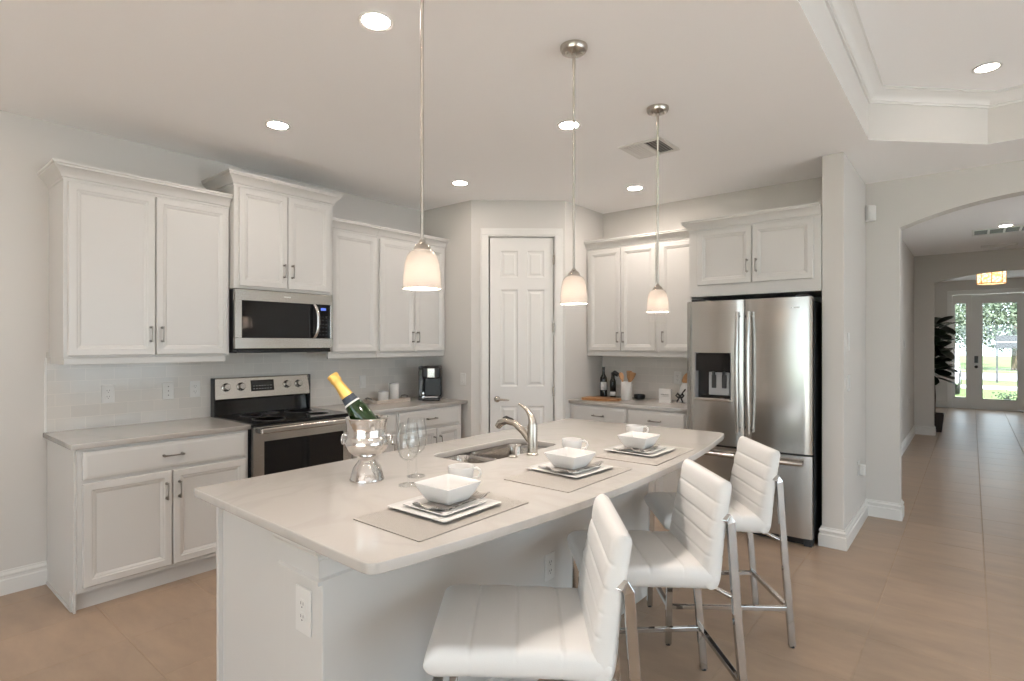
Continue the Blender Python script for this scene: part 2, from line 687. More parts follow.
# closet space behind the pantry door
struct(MB().box(-4.4, -4.3, 3.91, 5.19, 0, H).box(-4.3, -3.08, 5.1, 5.19, 0, H).build('wall_pantry_inside', WALL))


def arch_poly(x0, x1, xa, xb, zs, rise, top):
    w = (xb - xa) / 2
    Rr = (w * w + rise * rise) / (2 * rise)
    pts = [(x0, 0), (xa, 0)]
    for k in range(33):
        x = xa + (xb - xa) * k / 32
        dx = x - (xa + xb) / 2
        # slightly squarer than a circular arc
        pts.append((x, zs + math.sqrt(max(Rr * Rr - dx * dx, 0)) - (Rr - rise) + 0.012 * math.sin(PI * k / 32)))
    return pts + [(xb, 0), (x1, 0), (x1, top), (x0, top)]


struct(MB().prism(arch_poly(-.83, 4.2, -.455, 1.38, 2.40, .165, 2.9), 5.54, 5.70, 'y').build('wall_arch', WALL))
struct(MB().prism(arch_poly(-.95, 1.75, -.455, 1.38, 2.40, .12, 2.84), 10.96, 11.1, 'y').build('wall_foyer_arch', WALL))
struct(bx(-.83, -.71, 5.70, 10.96, 0, 2.84).build('wall_hall_left', WALL))
struct(MB().box(1.63, 1.75, 5.70, 7.75, 0, 2.84).box(1.63, 1.75, 8.45, 10.96, 0, 2.84).box(1.63, 1.75, 7.75, 8.45, 2.4, 2.84).box(1.63, 1.75, 7.75, 8.45, 0, .1).build('wall_hall_right', WALL))
struct(bx(-1.17, -1.05, 11.0, 16.05, 0, 2.84).build('wall_foyer_left', WALL))
struct(bx(1.98, 2.10, 11.0, 16.05, 0, 2.84).build('wall_foyer_right', WALL))
struct(MB().box(-1.05, -.34, 15.9, 16.05, 0, 2.84).box(1.29, 1.98, 15.9, 16.05, 0, 2.84).box(-.34, 1.29, 15.9, 16.05, 2.53, 2.84).build('wall_front', WALL))
struct(MB().box(-4.32, -2.15, -4.15, -4.0, 0, H).box(3.2, 4.2, -4.15, -4.0, 0, H).box(-2.15, 3.2, -4.15, -4.0, 2.4, H).build('wall_rear', WALL))
struct(MB().box(4.2, 4.32, -4.15, -.7, 0, H).box(4.2, 4.32, 4.5, 5.7, 0, H).box(4.2, 4.32, -.7, 4.5, 2.4, H).box(4.2, 4.32, -.7, 4.5, 0, .1).build('wall_right', WALL))

# ceiling with an octagonal tray
C = .61
TX0, TX1, TY0, TY1 = -.525, 3.4, -2.6, 4.955
octa = [(TX0, TY0 + C), (TX0 + C, TY0), (TX1 - C, TY0), (TX1, TY0 + C), (TX1, TY1 - C), (TX1 - C, TY1), (TX0 + C, TY1), (TX0, TY1 - C)]
struct(slab('ceiling', [(LX - .12, -4.15), (4.32, -4.15), (4.32, 5.7), (LX - .12, 5.7)], [octa], H, H + .002, CEIL))
t = MB()
TZ = 3.126
t.rings([[(x, y, H + .002) for x, y in octa], [(x, y, TZ) for x, y in octa]], cap0=False, cap1=False)
struct(t.build('wall_tray', WALL))
struct(MB().prism(octa, TZ, TZ + .03, 'z').build('ceiling_tray', CEIL))
struct(MB().sweep(octa, [(0, 3.043), (.010, 3.043), (.010, 3.054), (.018, 3.058), (.024, 3.072), (.044, 3.092), (.068, 3.106), (.076, 3.110), (.076, 3.116), (.086, 3.118), (.086, TZ - .001), (0, TZ - .001)], True, -1).build('trim_1', TRIM, smooth=30))
struct(bx(-.83, 1.75, 5.70, 10.96, 2.84, 2.9).build('ceiling_hall', CEIL))
struct(bx(-1.17, 2.10, 10.96, 16.05, 2.84, 2.9).build('ceiling_foyer', CEIL))

# tiled backsplashes
struct(bx(LX, LX + .009, .80, 3.79, .914, 1.40).build('wall_tile_left', SUB_L))
struct(bx(CX, -1.80, BY - .009, BY, .914, 1.40).build('wall_tile_back', SUB_B))
struct(bx(LX, LX + .012, .788, .80, .914, 1.366).build('trim_2', TRIM, bevel=.003))

# baseboards
BB = [(0, 0), (.019, 0), (.019, .084), (.012, .090), (.012, .104), (.017, .108), (.017, .116), (.007, .128), (.007, .138), (0, .138)]
def baseboard(name, path, side=1):
    struct(MB().sweep(path, BB, False, side).build(name, TRIM, smooth=25))
baseboard('baseboard_left', [(LX, -3.99), (LX, .80)])
baseboard('baseboard_pillar', [(-.83, 4.53), (-.83, 4.5), (-.69, 4.5), (-.69, 5.54), (-.455, 5.54), (-.455, 5.70), (-.71, 5.70), (-.71, 10.96), (-.455, 10.96), (-.455, 11.1), (-1.05, 11.1), (-1.05, 15.9), (-.42, 15.9)])
baseboard('baseboard_arch', [(1.38, 5.70), (1.38, 5.54), (4.2, 5.54), (4.2, 4.6)])
baseboard('baseboard_hall', [(1.37, 15.9), (1.98, 15.9), (1.98, 11.1), (1.38, 11.1), (1.38, 10.96), (1.63, 10.96), (1.63, 9.7)])
baseboard('baseboard_rear', [(-2.25, -4.0), (LX, -4.0)])

# rear window, then unseen side and hall windows that add daylight
def glazing(name, origin, rz, width, height, sill, n):
    r = bpy.data.objects.new(name, None)
    COL.objects.link(r)
    r.location = origin
    r.rotation_euler = (0, 0, rz)
    struct(r)
    f = MB()
    f.box(0, width, 0, .08, sill, sill + .06).box(0, width, 0, .08, height - .06, height)
    for k in range(n + 1):
        x = k * width / n
        a, b = max(0, x - .05), min(width, x + .05)
        f.box(a, b, 0.003, .077, sill + .06, height - .06)
    f.build('window_frame', TRIM, r, bevel=.004)
    for k in range(n):
        bx(k * width / n + .05, (k + 1) * width / n - .05, .035, .041, sill + .06, height - .06).build('window_pane', PANE, r)
glazing('window_1', (-2.15, -4.1, 0), 0, 5.35, 2.4, 0, 4)
glazing('window_side_unseen', (4.3, -.7, 0), R(90), 5.2, 2.4, .1, 4)  # out of view; placed and enlarged to light the right-hand walls
glazing('window_hall_added', (1.73, 7.75, 0), R(90), 0.7, 2.4, .1, 1)  # out of view; added to brighten the hall wall and ceiling

# pantry door
d1 = bpy.data.objects.new('door_1', None)
COL.objects.link(d1)
d1.location = (*P0, 0)
d1.rotation_euler = (0, 0, BANG)
struct(d1)


def panel_face(mb, x0, x1, z0, z1, yf, panels):
    """front sheet of a panelled slab: flat field with moulded recessed panels, built cell by cell"""
    xs = sorted({x0, x1, *[p[0] for p in panels], *[p[1] for p in panels]})
    zs = sorted({z0, z1, *[p[2] for p in panels], *[p[3] for p in panels]})
    for i in range(len(xs) - 1):
        for j in range(len(zs) - 1):
            c = ((xs[i] + xs[i + 1]) / 2, (zs[j] + zs[j + 1]) / 2)
            if any(p[0] < c[0] < p[1] and p[2] < c[1] < p[3] for p in panels):
                continue
            mb.bm.faces.new([mb.bm.verts.new(q) for q in ((xs[i], yf, zs[j]), (xs[i + 1], yf, zs[j]), (xs[i + 1], yf, zs[j + 1]), (xs[i], yf, zs[j + 1]))])
    for a, b, c, d in panels:
        rs = []
        for ins, dy in ((0, 0), (.010, .008), (.024, .009), (.040, .002)):
            rs.append([(a + ins, yf + dy, c + ins), (b - ins, yf + dy, c + ins), (b - ins, yf + dy, d - ins), (a + ins, yf + dy, d - ins)])
        mb.rings(rs, cap0=False)


dm = MB()
pan = []
for a, b in ((.275, .44), (.525, .69)):
    pan += [(a, b, 2.075, 2.325), (a, b, 1.045, 1.96), (a, b, .22, .86)]
panel_face(dm, .176, .776, .012, 2.452, .012, pan)
dm.box(.176, .776, .024, .05, .012, 2.452)
dm.bm.faces.new([dm.bm.verts.new(q) for q in ((.176, .012, .012), (.176, .03, .012), (.176, .03, 2.452), (.176, .012, 2.452))])
dm.bm.faces.new([dm.bm.verts.new(q) for q in ((.776, .012, .012), (.776, .03, .012), (.776, .03, 2.452), (.776, .012, 2.452))])
dm.bm.faces.new([dm.bm.verts.new(q) for q in ((.176, .012, 2.452), (.176, .03, 2.452), (.776, .03, 2.452), (.776, .012, 2.452))])
dm.build('door_leaf', TRIM, d1)
lv = MB().lathe([(.030, 0), (.030, .006), (.022, .014), (.012, .018), (.012, .05)], (.243, .012, .925), 20, (0, -1, 0))
lv.tube([(.243, -.034, .925), (.29, -.038, .925), (.34, -.036, .922), (.357, -.033, .918)], [.011, .009, .007, .004], 10)
lv.build('lever_handle', NICKEL, d1, smooth=50)
for z in (2.24, 1.60, 1.0):
    MB().box(.770, .784, -.004, .012, z - .045, z + .045).cyl((.778, -.006, z - .045), (.778, -.006, z + .045), .006).build('hinge', NICKEL, d1)
bx(.170, .176, -.001, .02, .85, .99).build('latch_plate', HANDLE, d1)
cs = MB()
for (a, b) in ((.085, .160), (.786, .861)):
    cs.box(a, b, -.016, 0, 0, 2.46).box(a + .012, b - .012, -.021, -.016, 0, 2.46)
cs.box(.085, .861, -.016, 0, 2.46, 2.535).box(.097, .849, -.021, -.016, 2.472, 2.523)
cs.box(.150, .166, 0, .11, 0, 2.47).box(.783, .797, 0, .11, 0, 2.47).box(.166, .783, 0, .11, 2.456, 2.47)
o = struct(cs.build('trim_3', TRIM, bevel=.003))
o.location = (*P0, 0)
o.rotation_euler = (0, 0, BANG)

# front entry: glazed door between sidelights
d2 = bpy.data.objects.new('door_2', None)
COL.objects.link(d2)
d2.location = (0, 15.93, 0)
struct(d2)
f = MB().box(0.0, .176, 0, .05, .03, 2.49).box(.758, .93, 0, .05, .03, 2.49).box(.176, .758, 0, .05, .03, .23).box(.176, .758, 0, .05, 2.33, 2.49)
f.box(.166, .186, -.008, 0, .22, 2.34).box(.748, .768, -.008, 0, .22, 2.34).box(.186, .748, -.008, 0, .22, .24).box(.186, .748, -.008, 0, 2.32, 2.34)
f.build('door_frame', TRIM, d2, bevel=.003)
bx(.176, .758, .022, .028, .23, 2.33).build('door_glass', PANE, d2)
MB().box(.048, .112, -.03, 0, 1.02, 1.17).box(.058, .102, -.034, -.03, 1.03, 1.08).build('keypad_lock', BLACK, d2, bevel=.006)
MB().lathe([(.032, 0), (.032, .008), (.012, .012), (.012, .04), (.028, .05), (.030, .065), (.02, .075), (.001, .078)], (.08, 0, .93), 20, (0, -1, 0)).build('door_knob', BLACK, d2, smooth=40)
w3 = bpy.data.objects.new('window_3', None)
COL.objects.link(w3)
w3.location = (0, 15.93, 0)
struct(w3)
f = MB()
for a, b, c, d in ((-.33, -.285, -.095, -.04), (.97, 1.03, 1.22, 1.28)):
    f.box(a, b, 0, .06, 0, 2.52).box(c, d, 0, .06, 0, 2.52).box(b, c, 0, .06, 0, .25).box(b, c, 0, .06, 2.33, 2.52)
f.box(-.04, .0, 0, .06, 0, 2.52).box(.93, .97, 0, .06, 0, 2.52).box(0, .93, 0, .06, 2.495, 2.52).box(0, .93, 0, .06, 0, .025)
f.build('window_frame', TRIM, w3, bevel=.003)
bx(-.285, -.095, .03, .036, .25, 2.33).build('window_pane', PANE, w3)
bx(1.03, 1.22, .03, .036, .25, 2.33).build('window_pane', PANE, w3)
struct(MB().box(-.42, -.33, -.02, 0, 0, 2.53).box(1.28, 1.37, -.02, 0, 0, 2.53).box(-.42, 1.37, -.02, 0, 2.53, 2.62).build('trim_4', TRIM, bevel=.004)).location = (0, 15.9, 0)


# ------------------------------------------------------------------ cabinets
def door_front(x0, x1, z0, z1, frame=.050, t=.02, g=.0015):
    """raised frame door front with a moulded recessed panel, front towards -y"""
    m = MB()
    a, b, c, d = x0 + g, x1 - g, z0 + g, z1 - g
    rs = []
    for ins, y in ((0, 0), (0, -t + .004), (.004, -t), (frame - .012, -t), (frame - .006, -t + .004), (frame, -t + .0045), (frame + .012, -t + .011), (frame + .018, -t + .0105)):
        rs.append([(a + ins, y, c + ins), (b - ins, y, c + ins), (b - ins, y, d - ins), (a + ins, y, d - ins)])
    return m.rings(rs)


def drawer_front(x0, x1, z0, z1, t=.02, g=.0015):
    m = MB()
    a, b, c, d = x0 + g, x1 - g, z0 + g, z1 - g
    rs = []
    for ins, y in ((0, 0), (0, -t + .006), (.005, -t + .003), (.014, -t + .001), (.018, -t)):
        rs.append([(a + ins, y, c + ins), (b - ins, y, c + ins), (b - ins, y, d - ins), (a + ins, y, d - ins)])
    return m.rings(rs)


def pull(cx, cz, vertical, y=-.02, L=.098):
    """bow handle with square feet"""
    m = MB()
    pts = []
    rad = []
    for k in range(11):
        s = -1 + 2 * k / 10
        out = .026 + .006 * (1 - s * s)
        q = s * L / 2
        pts.append((cx, y - out, cz + q) if vertical else (cx + q, y - out, cz))
        rad.append(.0042 + .0022 * abs(s) ** 3)
    m.tube(pts, rad, 8)
    for s in (-1, 1):
        q = s * (L / 2 - .006)
        p = (cx, cz + q) if vertical else (cx + q, cz)
        m.tube([(p[0], y, p[1]), (p[0], y - .028, p[1])], .0058, 8)
        m.tube([(p[0], y, p[1]), (p[0], y - .004, p[1])], .0088, 8)
    return m.build('handle', HANDLE, smooth=50)


def add_door(root, x0, x1, z0, z1, hx=None, hz=None):
    d = door_front(x0, x1, z0, z1).build('door', CAB, root)
    if hx is not None:
        pull(hx, hz, True).parent = d
    return d


def add_drawer(root, x0, x1, z0, z1):
    d = drawer_front(x0, x1, z0, z1).build('drawer', CAB, root)
    pull((x0 + x1) / 2, (z0 + z1) / 2, False, L=.11).parent = d
    return d


CROWN = [(0, 0), (.004, 0), (.004, .012), (.012, .016), (.016, .03), (.03, .05), (.046, .064), (.050, .066), (.050, .076), (.056, .08), (.056, .092), (0, .092)]


def crown(root, w, d, z, left=True, right=True, pb=0.0):
    path = ([(0, d - pb)] if left else []) + [(0, 0), (w, 0)] + ([(w, d - pb)] if right else [])
    return MB().sweep(path, [(o, z + h) for o, h in CROWN]).build('crown_molding', CAB, root, smooth=25)


def wall_cabinet(label, loc, rz, w, d, z0, z1, doors, crown_sides=(True, True), rail=True, depth_back=0.0, rail_in=(0.012, 0.012), group='white wall cabinets', stile=(0.018, 0.018), bottom=0.012, pb=(0.0)):
    r = thing('wall_cabinet', label, 'cabinet', loc, rz, group)
    bx(0, w, 0, d, z0, z1).build('body', CAB, r, bevel=.002)
    for x0, x1, hx in doors:
        add_door(r, x0, x1, z0 + bottom, z1 - .012, hx, z0 + bottom + .13 if hx is not None else None)
    crown(r, w, d, z1 - .004, *crown_sides)
    if rail:
        bx(rail_in[0], w - rail_in[1], .006, .024, z0 - .04, z0).build('light_rail', CAB, r, bevel=.003)
        if rail_in[0]:
            bx(rail_in[0], rail_in[0] + .018, .024, d, z0 - .04, z0).build('light_rail', CAB, r, bevel=.003)
    return r


def base_cabinet(label, loc, rz, w, d, doors, drawers, end_left=False, end_right=False, group='white base cabinets'):
    r = thing('base_cabinet', label, 'cabinet', loc, rz, group)
    bx(0, w, 0, d, .105, .883).build('body', CAB, r, bevel=.002)
    bx(0.004, w - .002, .055, d, 0, .105).build('toe_kick', CAB, r)
    if end_left:
        bx(-.012, 0, 0.012, d, .0, .883).build('end_panel', CAB, r, bevel=.002)
        bx(-.018, .012, .045, .075, .0, .105).build('shoe_block', CAB, r, bevel=.003)
        bx(-.018, -.012, .06, d, 0, .02).build('shoe_molding', CAB, r)
    for x0, x1, hx in doors:
        add_door(r, x0, x1, .13, .695, hx, .578 if hx is not None else None)
    for x0, x1 in drawers:
        add_drawer(r, x0, x1, .712, .866)
    return r


Q = R(90)
FX = -3.70            # front of the left base cabinets' boxes
base_cabinet('white base cabinet left of the stove, one drawer over two doors', (FX, .812, 0), Q, .915, .61, [(.022, .457, .425), (.461, .897, .494)], [(.022, .897)], end_left=True)
base_cabinet('narrow white base cabinet between stove and coffee maker run, behind the silver bucket', (FX, 2.505, 0), Q, .455, .61, [(.018, .44, .40)], [(.018, .44)])
base_cabinet('white base cabinet under the coffee maker, drawer over two doors', (FX, 2.962, 0), Q, .765, .61, [(.014, .438, .405), (.442, .728, .475)], [(.014, .728)])
UX = -3.985           # front of the uppers' boxes
wall_cabinet('large white two-door wall cabinet left of the microwave', (UX, .812, 0), Q, .918, .335, 1.368, 2.392, [(.018, .459, .432), (.463, .905, .495)], (True, False), rail_in=(.004, .022))
wall_cabinet('short raised white wall cabinet directly above the microwave', (-3.92, 1.733, 0), Q, .768, .40, 1.836, 2.548, [(.03, .382, .352), (.386, .738, .416)], (True, True), rail=False, bottom=.016)
wall_cabinet('white single-door wall cabinet just right of the microwave', (UX, 2.503, 0), Q, .47, .335, 1.368, 2.378, [(.025, .462, None)], (False, False), rail_in=(0, 0))
wall_cabinet('white two-door wall cabinet above the coffee maker', (UX, 2.975, 0), Q, .813, .335, 1.368, 2.378, [(.022, .415, .388), (.419, .79, .446)], (False, False), rail_in=(0, 0))
UB = 4.75
wall_cabinet('white two-door wall cabinet above the cutting board counter', (CX + .002, UB, 0), 0, .758, .318, 1.368, 2.372, [(.03, .384, .357), (.388, .742, .415)], (False, False), rail_in=(0, 0))
wall_cabinet('white single-door wall cabinet beside the refrigerator', (-2.2, UB, 0), 0, .395, .318, 1.368, 2.372, [(.025, .38, .055)], (False, False), rail_in=(0, 0))
fc = wall_cabinet('white wall cabinet with two short doors above the refrigerator', (-1.803, 4.487, 0), 0, .971, .578, 1.832, 2.372, [(.075, .498, .467), (.502, .925, .533)], (True, False), rail=False, bottom=.09)
tag(bx(-1.803, -1.783, 4.49, 5.065, 0, 1.832).build('side_panel', CAB, None, bevel=.002), 'tall white panel standing between refrigerator and back counter', 'panel')
base_cabinet('white base cabinet on the back wall nearest the pantry door', (CX + .003, 4.45, 0), 0, .605, .615, [(.045, .32, .29), (.324, .597, .352)], [(.045, .597)])
base_cabinet('white base cabinet on the back wall beside the refrigerator', (-2.35, 4.45, 0), 0, .545, .615, [(.012, .268, .24), (.272, .53, .30)], [(.012, .53)])

# countertops on the wall runs
def counter(label, poly, rs):
    return tag(slab('countertop', rounded(poly, rs, 4), [], .884, .914, QUARTZ, None, .003), label, 'countertop')
counter('pale quartz countertop left of the stove', [(LX + .001, .782), (-3.675, .782), (-3.675, 1.735), (LX + .001, 1.735)], [0, .012, 0, 0])
counter('pale quartz countertop carrying the coffee maker', [(LX + .001, 2.501), (-3.675, 2.501), (-3.675, 3.788), (LX + .001, 3.788)], 0)
counter('pale quartz countertop on the back wall with the cutting board', [(CX + .001, 4.425), (-1.806, 4.425), (-1.806, 5.068), (CX + .001, 5.068)], 0)

# ------------------------------------------------------------------ range
rg = thing('stove', 'freestanding electric stove with black glass top and stainless front', 'stove', (-3.665, 1.739, 0), Q)
RW = .758
bx(0, RW, .03, .64, .03, .905).build('body', BLACK, rg, bevel=.003)
MB().box(0.03, RW - .03, .06, .6, 0, .03).build('base', BLACK, rg)
ct = MB().box(-.001, RW + .001, -.012, .60, .905, .922)
ct.build('cooktop', BLACKGLASS, rg, bevel=.004)
for cx, cy, r in ((.19, .15, .11), (.57, .15, .085), (.19, .42, .075), (.57, .42, .105), (.38, .47, .05)):
    MB().lathe([(r, .9222), (r, .9226), (r - .004, .9226), (r - .004, .9222)], (cx, cy, 0), 40).build('burner_ring', GREYPL, rg)
od = MB()
ow = [(.075, RW - .075, .345, .795)]
xs = (.004, .075, RW - .075, RW - .004)
zs = (.20, .345, .795, .895)
for i in range(3):
    for j in range(3):
        if i == 1 and j == 1:
            continue
        od.box(xs[i], xs[i + 1], -.012, .03, zs[j], zs[j + 1])
dr = od.build('oven_door', STEEL_H, rg)
bx(.075, RW - .075, -.008, .028, .345, .795).build('oven_window', BLACKGLASS, dr)
hb = MB()
hb.tube([(.03, -.055, .872), (RW - .03, -.055, .872)], .021, 4, .85)
hb.build('oven_handle', STEEL_H, dr, bevel=.008, seg=3)
for x in (.045, RW - .045):
    bx(x - .016, x + .016, -.05, -.010, .855, .889).build('handle_bracket', DARK, dr, bevel=.003)
bx(.004, RW - .004, -.010, .03, .04, .192).build('storage_drawer', STEEL_H, rg, bevel=.003)
bg_ = MB().prism([(.602, .905), (.62, 1.045), (.64, 1.045), (.64, .905)], 0, RW, 'x')
bg_.build('backguard_base', BLACKGLASS, rg)
bp = MB().prism([(.575, 1.04), (.60, 1.19), (.612, 1.196), (.64, 1.196), (.64, 1.03), (.585, 1.03)], 0.004, RW - .004, 'x')
cp = bp.build('control_panel', STEEL_H, rg, bevel=.002)
bx(-.004, .004, .578, .64, .905, 1.196).build('panel_end_cap', BLACK, rg, bevel=.002)
bx(RW - .004, RW + .003, .578, .64, .905, 1.196).build('panel_end_cap', BLACK, rg, bevel=.002)
tilt = math.atan2(.025, .15)
nrm = Vector((0, -math.cos(tilt), math.sin(tilt)))


def on_panel(x, z, out=0.0):
    y = .575 + (z - 1.04) * .025 / .15
    return Vector((x, y, z)) + nrm * out


for x in (.085, .195, .56, .66):
    k = MB().lathe([(.031, 0), (.031, .005), (.025, .009), (.023, .03), (.020, .034), (.001, .0345)], on_panel(x, 1.125), 24, nrm)
    k.build('knob', STEEL, cp, smooth=40)
dm = MB()
dm.rings([[on_panel(.27, 1.085, e), on_panel(.45, 1.085, e), on_panel(.45, 1.168, e), on_panel(.27, 1.168, e)] for e in (.0005, .003)])
disp = dm.build('display', BLACKGLASS, cp)
dg = MB()
for i in range(7):
    for j in range(2):
        p = on_panel(.285 + i * .022, 1.10 + j * .022, .0032)
        dg.rings([[p + Vector((a, 0, b)) for a, b in ((0, 0), (.012, 0), (.012, .005), (0, .005))]], cap0=True, cap1=False)
dg.build('button_marks', GREYPL, disp)

# ------------------------------------------------------------------ microwave
mw = thing('microwave', 'stainless over-the-range microwave hung above the stove', 'microwave', (-3.915, 1.741, 0), Q)
MWW = .756
bx(0, MWW, .03, .40, 1.402, 1.832).build('body', BLACK, mw, bevel=.003)
fr = MB()
xs = (0, .055, .575, .725, MWW)
fr.box(0, MWW, 0, .03, 1.755, 1.832).box(0, MWW, 0, .03, 1.415, 1.49).box(0, .045, 0, .03, 1.49, 1.755).box(.738, MWW, 0, .03, 1.49, 1.755)
fr.build('front_frame', STEEL_H, mw, bevel=.003)
dd = bx(.045, .60, .002, .028, 1.49, 1.755).build('door', BLACKGLASS, mw)
bx(.095, .46, .0012, .003, 1.525, 1.72).build('door_window', BLACKGLASS, dd)
cpn = bx(.60, .738, .003, .028, 1.49, 1.755).build('control_panel', BLACKGLASS, mw)
bx(.655, .700, .002, .0032, 1.708, 1.728).build('display', BLUELED, cpn)
bm_ = MB()
for i in range(3):
    for j in range(6):
        bm_.box(.642 + i * .027, .656 + i * .027, .002, .0032, 1.515 + j * .028, 1.522 + j * .028)
bm_.build('button_marks', DARK, cpn)
pts = []
for k in range(13):
    s = -1 + 2 * k / 12
    pts.append((.592 + .012 * (1 - s * s), -.012 - .035 * (1 - s ** 4), 1.622 + s * .125))
MB().tube(pts, .0135, 10, 0.8).build('door_handle', STEEL, dd, smooth=50)
bx(.012, MWW - .012, .005, .39, 1.385, 1.402).build('vent_base', BLACK, mw, bevel=.003)
mk = MB()
for i in range(7):
    mk.box(.352 + i * .008, .357 + i * .008, -.0008, .001, 1.79, 1.799)
mk.build('badge', PLASTIC, mw)

# ------------------------------------------------------------------ refrigerator
fg = thing('refrigerator', 'stainless french-door refrigerator with water dispenser and freezer drawer', 'refrigerator', (-1.777, 4.37, 0), 0)
FW = .910
bx(.006, FW - .004, .075, .685, .045, 1.76).build('body', DARK, fg, bevel=.004)
bx(.02, FW - .02, .05, .60, .006, .045).build('kick_grille', BLACK, fg)


def curved_door(x0, x1, z0, z1, hole=None, t=.068, bul=.014):
    m = MB()
    xs = {x0 + (x1 - x0) * k / 16 for k in range(17)}
    zs = {z0, z1}
    if hole:
        xs = {x for x in xs if abs(x - hole[0]) > .008 and abs(x - hole[1]) > .008} | {hole[0], hole[1]}
        zs |= {hole[2], hole[3]}
    xs, zs = sorted(xs), sorted(zs)
    c, hw = (x0 + x1) / 2, (x1 - x0) / 2

    def yf(x):
        s = abs((x - c) / hw)
        return -bul * (1 - s ** 2) + (.010 * max(0, (s - .94) / .06) ** 2)
    G = {}

    def V(x, z):
        k = (round(x, 5), round(z, 5))
        if k not in G:
            G[k] = m.bm.verts.new((x, yf(x), z))
        return G[k]
    for i in range(len(xs) - 1):
        for j in range(len(zs) - 1):
            if hole and hole[0] <= (xs[i] + xs[i + 1]) / 2 <= hole[1] and hole[2] <= (zs[j] + zs[j + 1]) / 2 <= hole[3]:
                continue
            m.bm.faces.new((V(xs[i], zs[j]), V(xs[i + 1], zs[j]), V(xs[i + 1], zs[j + 1]), V(xs[i], zs[j + 1])))
    b = m.bm.verts.new
    B = [b((x0, t, z0)), b((x1, t, z0)), b((x1, t, z1)), b((x0, t, z1))]
    m.bm.faces.new(B)
    m.bm.faces.new([V(x, z0) for x in xs] + [B[1], B[0]])
    m.bm.faces.new([V(x, z1) for x in xs] + [B[2], B[3]])
    m.bm.faces.new([V(x0, z) for z in zs] + [B[3], B[0]])
    m.bm.faces.new([V(x1, z) for z in zs] + [B[2], B[1]])
    return m


HOLE = (.075, .350, 1.02, 1.378)
fl = curved_door(0, .447, .662, 1.785, HOLE).build('door', STEEL, fg, smooth=20)
frd = curved_door(.453, FW, .662, 1.785).build('door', STEEL, fg, smooth=20)
fz = curved_door(0, FW, .062, .648).build('freezer_drawer', STEEL, fg, smooth=20)
a, b, c, d = HOLE
ds = MB()
ds.box(a - .004, a, -.010, .062, c, d).box(b, b + .004, -.0125, .062, c, d).box(a, b, -.010, .062, c - .004, c).box(a, b, -.010, .062, d, d + .004)
dsp = ds.build('dispenser', GREYPL, fl)
bx(a, b, .055, .062, c, d).build('dispenser_back', BLACKGLASS, dsp)
bx(a + .004, b - .004, -.006, .02, 1.235, d - .004).build('dispenser_display', BLACKGLASS, dsp)
bx(a + .09, b - .025, .040, .055, 1.045, 1.225).build('dispenser_panel', plain('dispenser_grey', (.42, .43, .45), .35, var=.03), dsp, bevel=.003)
for x in (a + .115, a + .195):
    bx(x, x + .035, .028, .042, 1.10, 1.205).build('dispenser_paddle', DARK, dsp, bevel=.004)
    MB().cyl((x + .017, .03, 1.20), (x + .017, .03, 1.245), .012).build('nozzle', DARK, dsp)
bx(a - .006, b + .006, -.028, .055, c - .018, c + .004).build('drip_tray', STEEL_H, dsp, bevel=.004)


def bar_handle(pts, parent, feet, rad=.019):
    h = MB()
    h.tube(pts, rad, 12, .8)
    for p, q in feet:
        h.cyl(p, q, .011)
    return h.build('handle', STEEL, parent, smooth=40)


for x, par in ((.412, fl), (.492, frd)):
    pts = []
    for k in range(15):
        s = -1 + 2 * k / 14
        pts.append((x, -.042 - .022 * (1 - s * s), 1.235 + s * .455))
    bar_handle(pts, par, [((x, -.002, z), (x, -.05, z)) for z in (.81, 1.66)])
bar_handle([(.05 + k * (FW - .10) / 12, -.048 - .016 * (1 - (k / 6 - 1) ** 2), .598) for k in range(13)], fz, [((x, -.0, .598), (x, -.055, .598)) for x in (.09, FW - .09)], .022)
for x in (.03, FW - .11):
    bx(x, x + .08, .02, .13, 1.787, 1.805).build('hinge_cover', DARK, fg, bevel=.005)
bx(FW - .06, FW - .005, .03, .10, .0, .055).build('foot', DARK, fg, bevel=.004)
bx(.005, .06, .03, .10, .0, .055).build('foot', DARK, fg, bevel=.004)
mk = MB()
for i in range(9):
    if i != 4:
        mk.box(.745 + i * .010, .752 + i * .010, -.0115, -.004, 1.705, 1.715)
mk.build('badge', PLASTIC, frd)

# ------------------------------------------------------------------ island
ISX0, ISX1, ISY0, ISY1 = -2.168, -1.462, .90, 3.03
isl = thing('kitchen_island', 'white kitchen island base with panelled end and overhanging counter', 'kitchen island', (0, 0, 0))
bx(ISX0 + .004, -1.685, ISY0 + .010, ISY0 + .03, 0, .883).build('end_panel', CAB, isl, bevel=.002)
bx(ISX0, ISX0 + .02, ISY0 - .006, ISY0 + .03, 0, .883).build('corner_stile', CAB, isl, bevel=.003)
bx(-1.685, ISX1, ISY0, ISY1, 0, .883).build('knee_wall', CAB, isl, bevel=.003)
bx(ISX0 + .004, -1.685, ISY1 - .02, ISY1, 0, .883).build('end_panel', CAB, isl, bevel=.002)
bx(ISX0 + .02, ISX0 + .03, ISY0 + .02, ISY1 - .02, .105, .883).build('face_frame', CAB, isl)
bx(ISX0 + .03, -1.685, ISY0 + .02, ISY1 - .02, .10, .118).build('cabinet_floor', CAB, isl)
bx(ISX0 + .08, ISX0 + .095, ISY0 + .02, ISY1 - .02, 0, .10).build('toe_kick', CAB, isl)
CAP = [(0, .752), (.022, .752), (.022, .764), (.013, .770), (.013, .822), (.022, .828), (.022, .838), (.034, .850), (.040, .858), (.040, .883), (0, .883)]
MB().sweep([(-1.685, ISY0), (ISX1 - .010, ISY0), (ISX1 - .010, ISY1), (-1.685, ISY1)], CAP).build('cap_molding', CAB, isl, smooth=25)
MB().sweep([(ISX1, ISY0 + .004), (ISX1, ISY1), (-2.0, ISY1)], BB).build('base_molding', TRIM, isl, smooth=25)
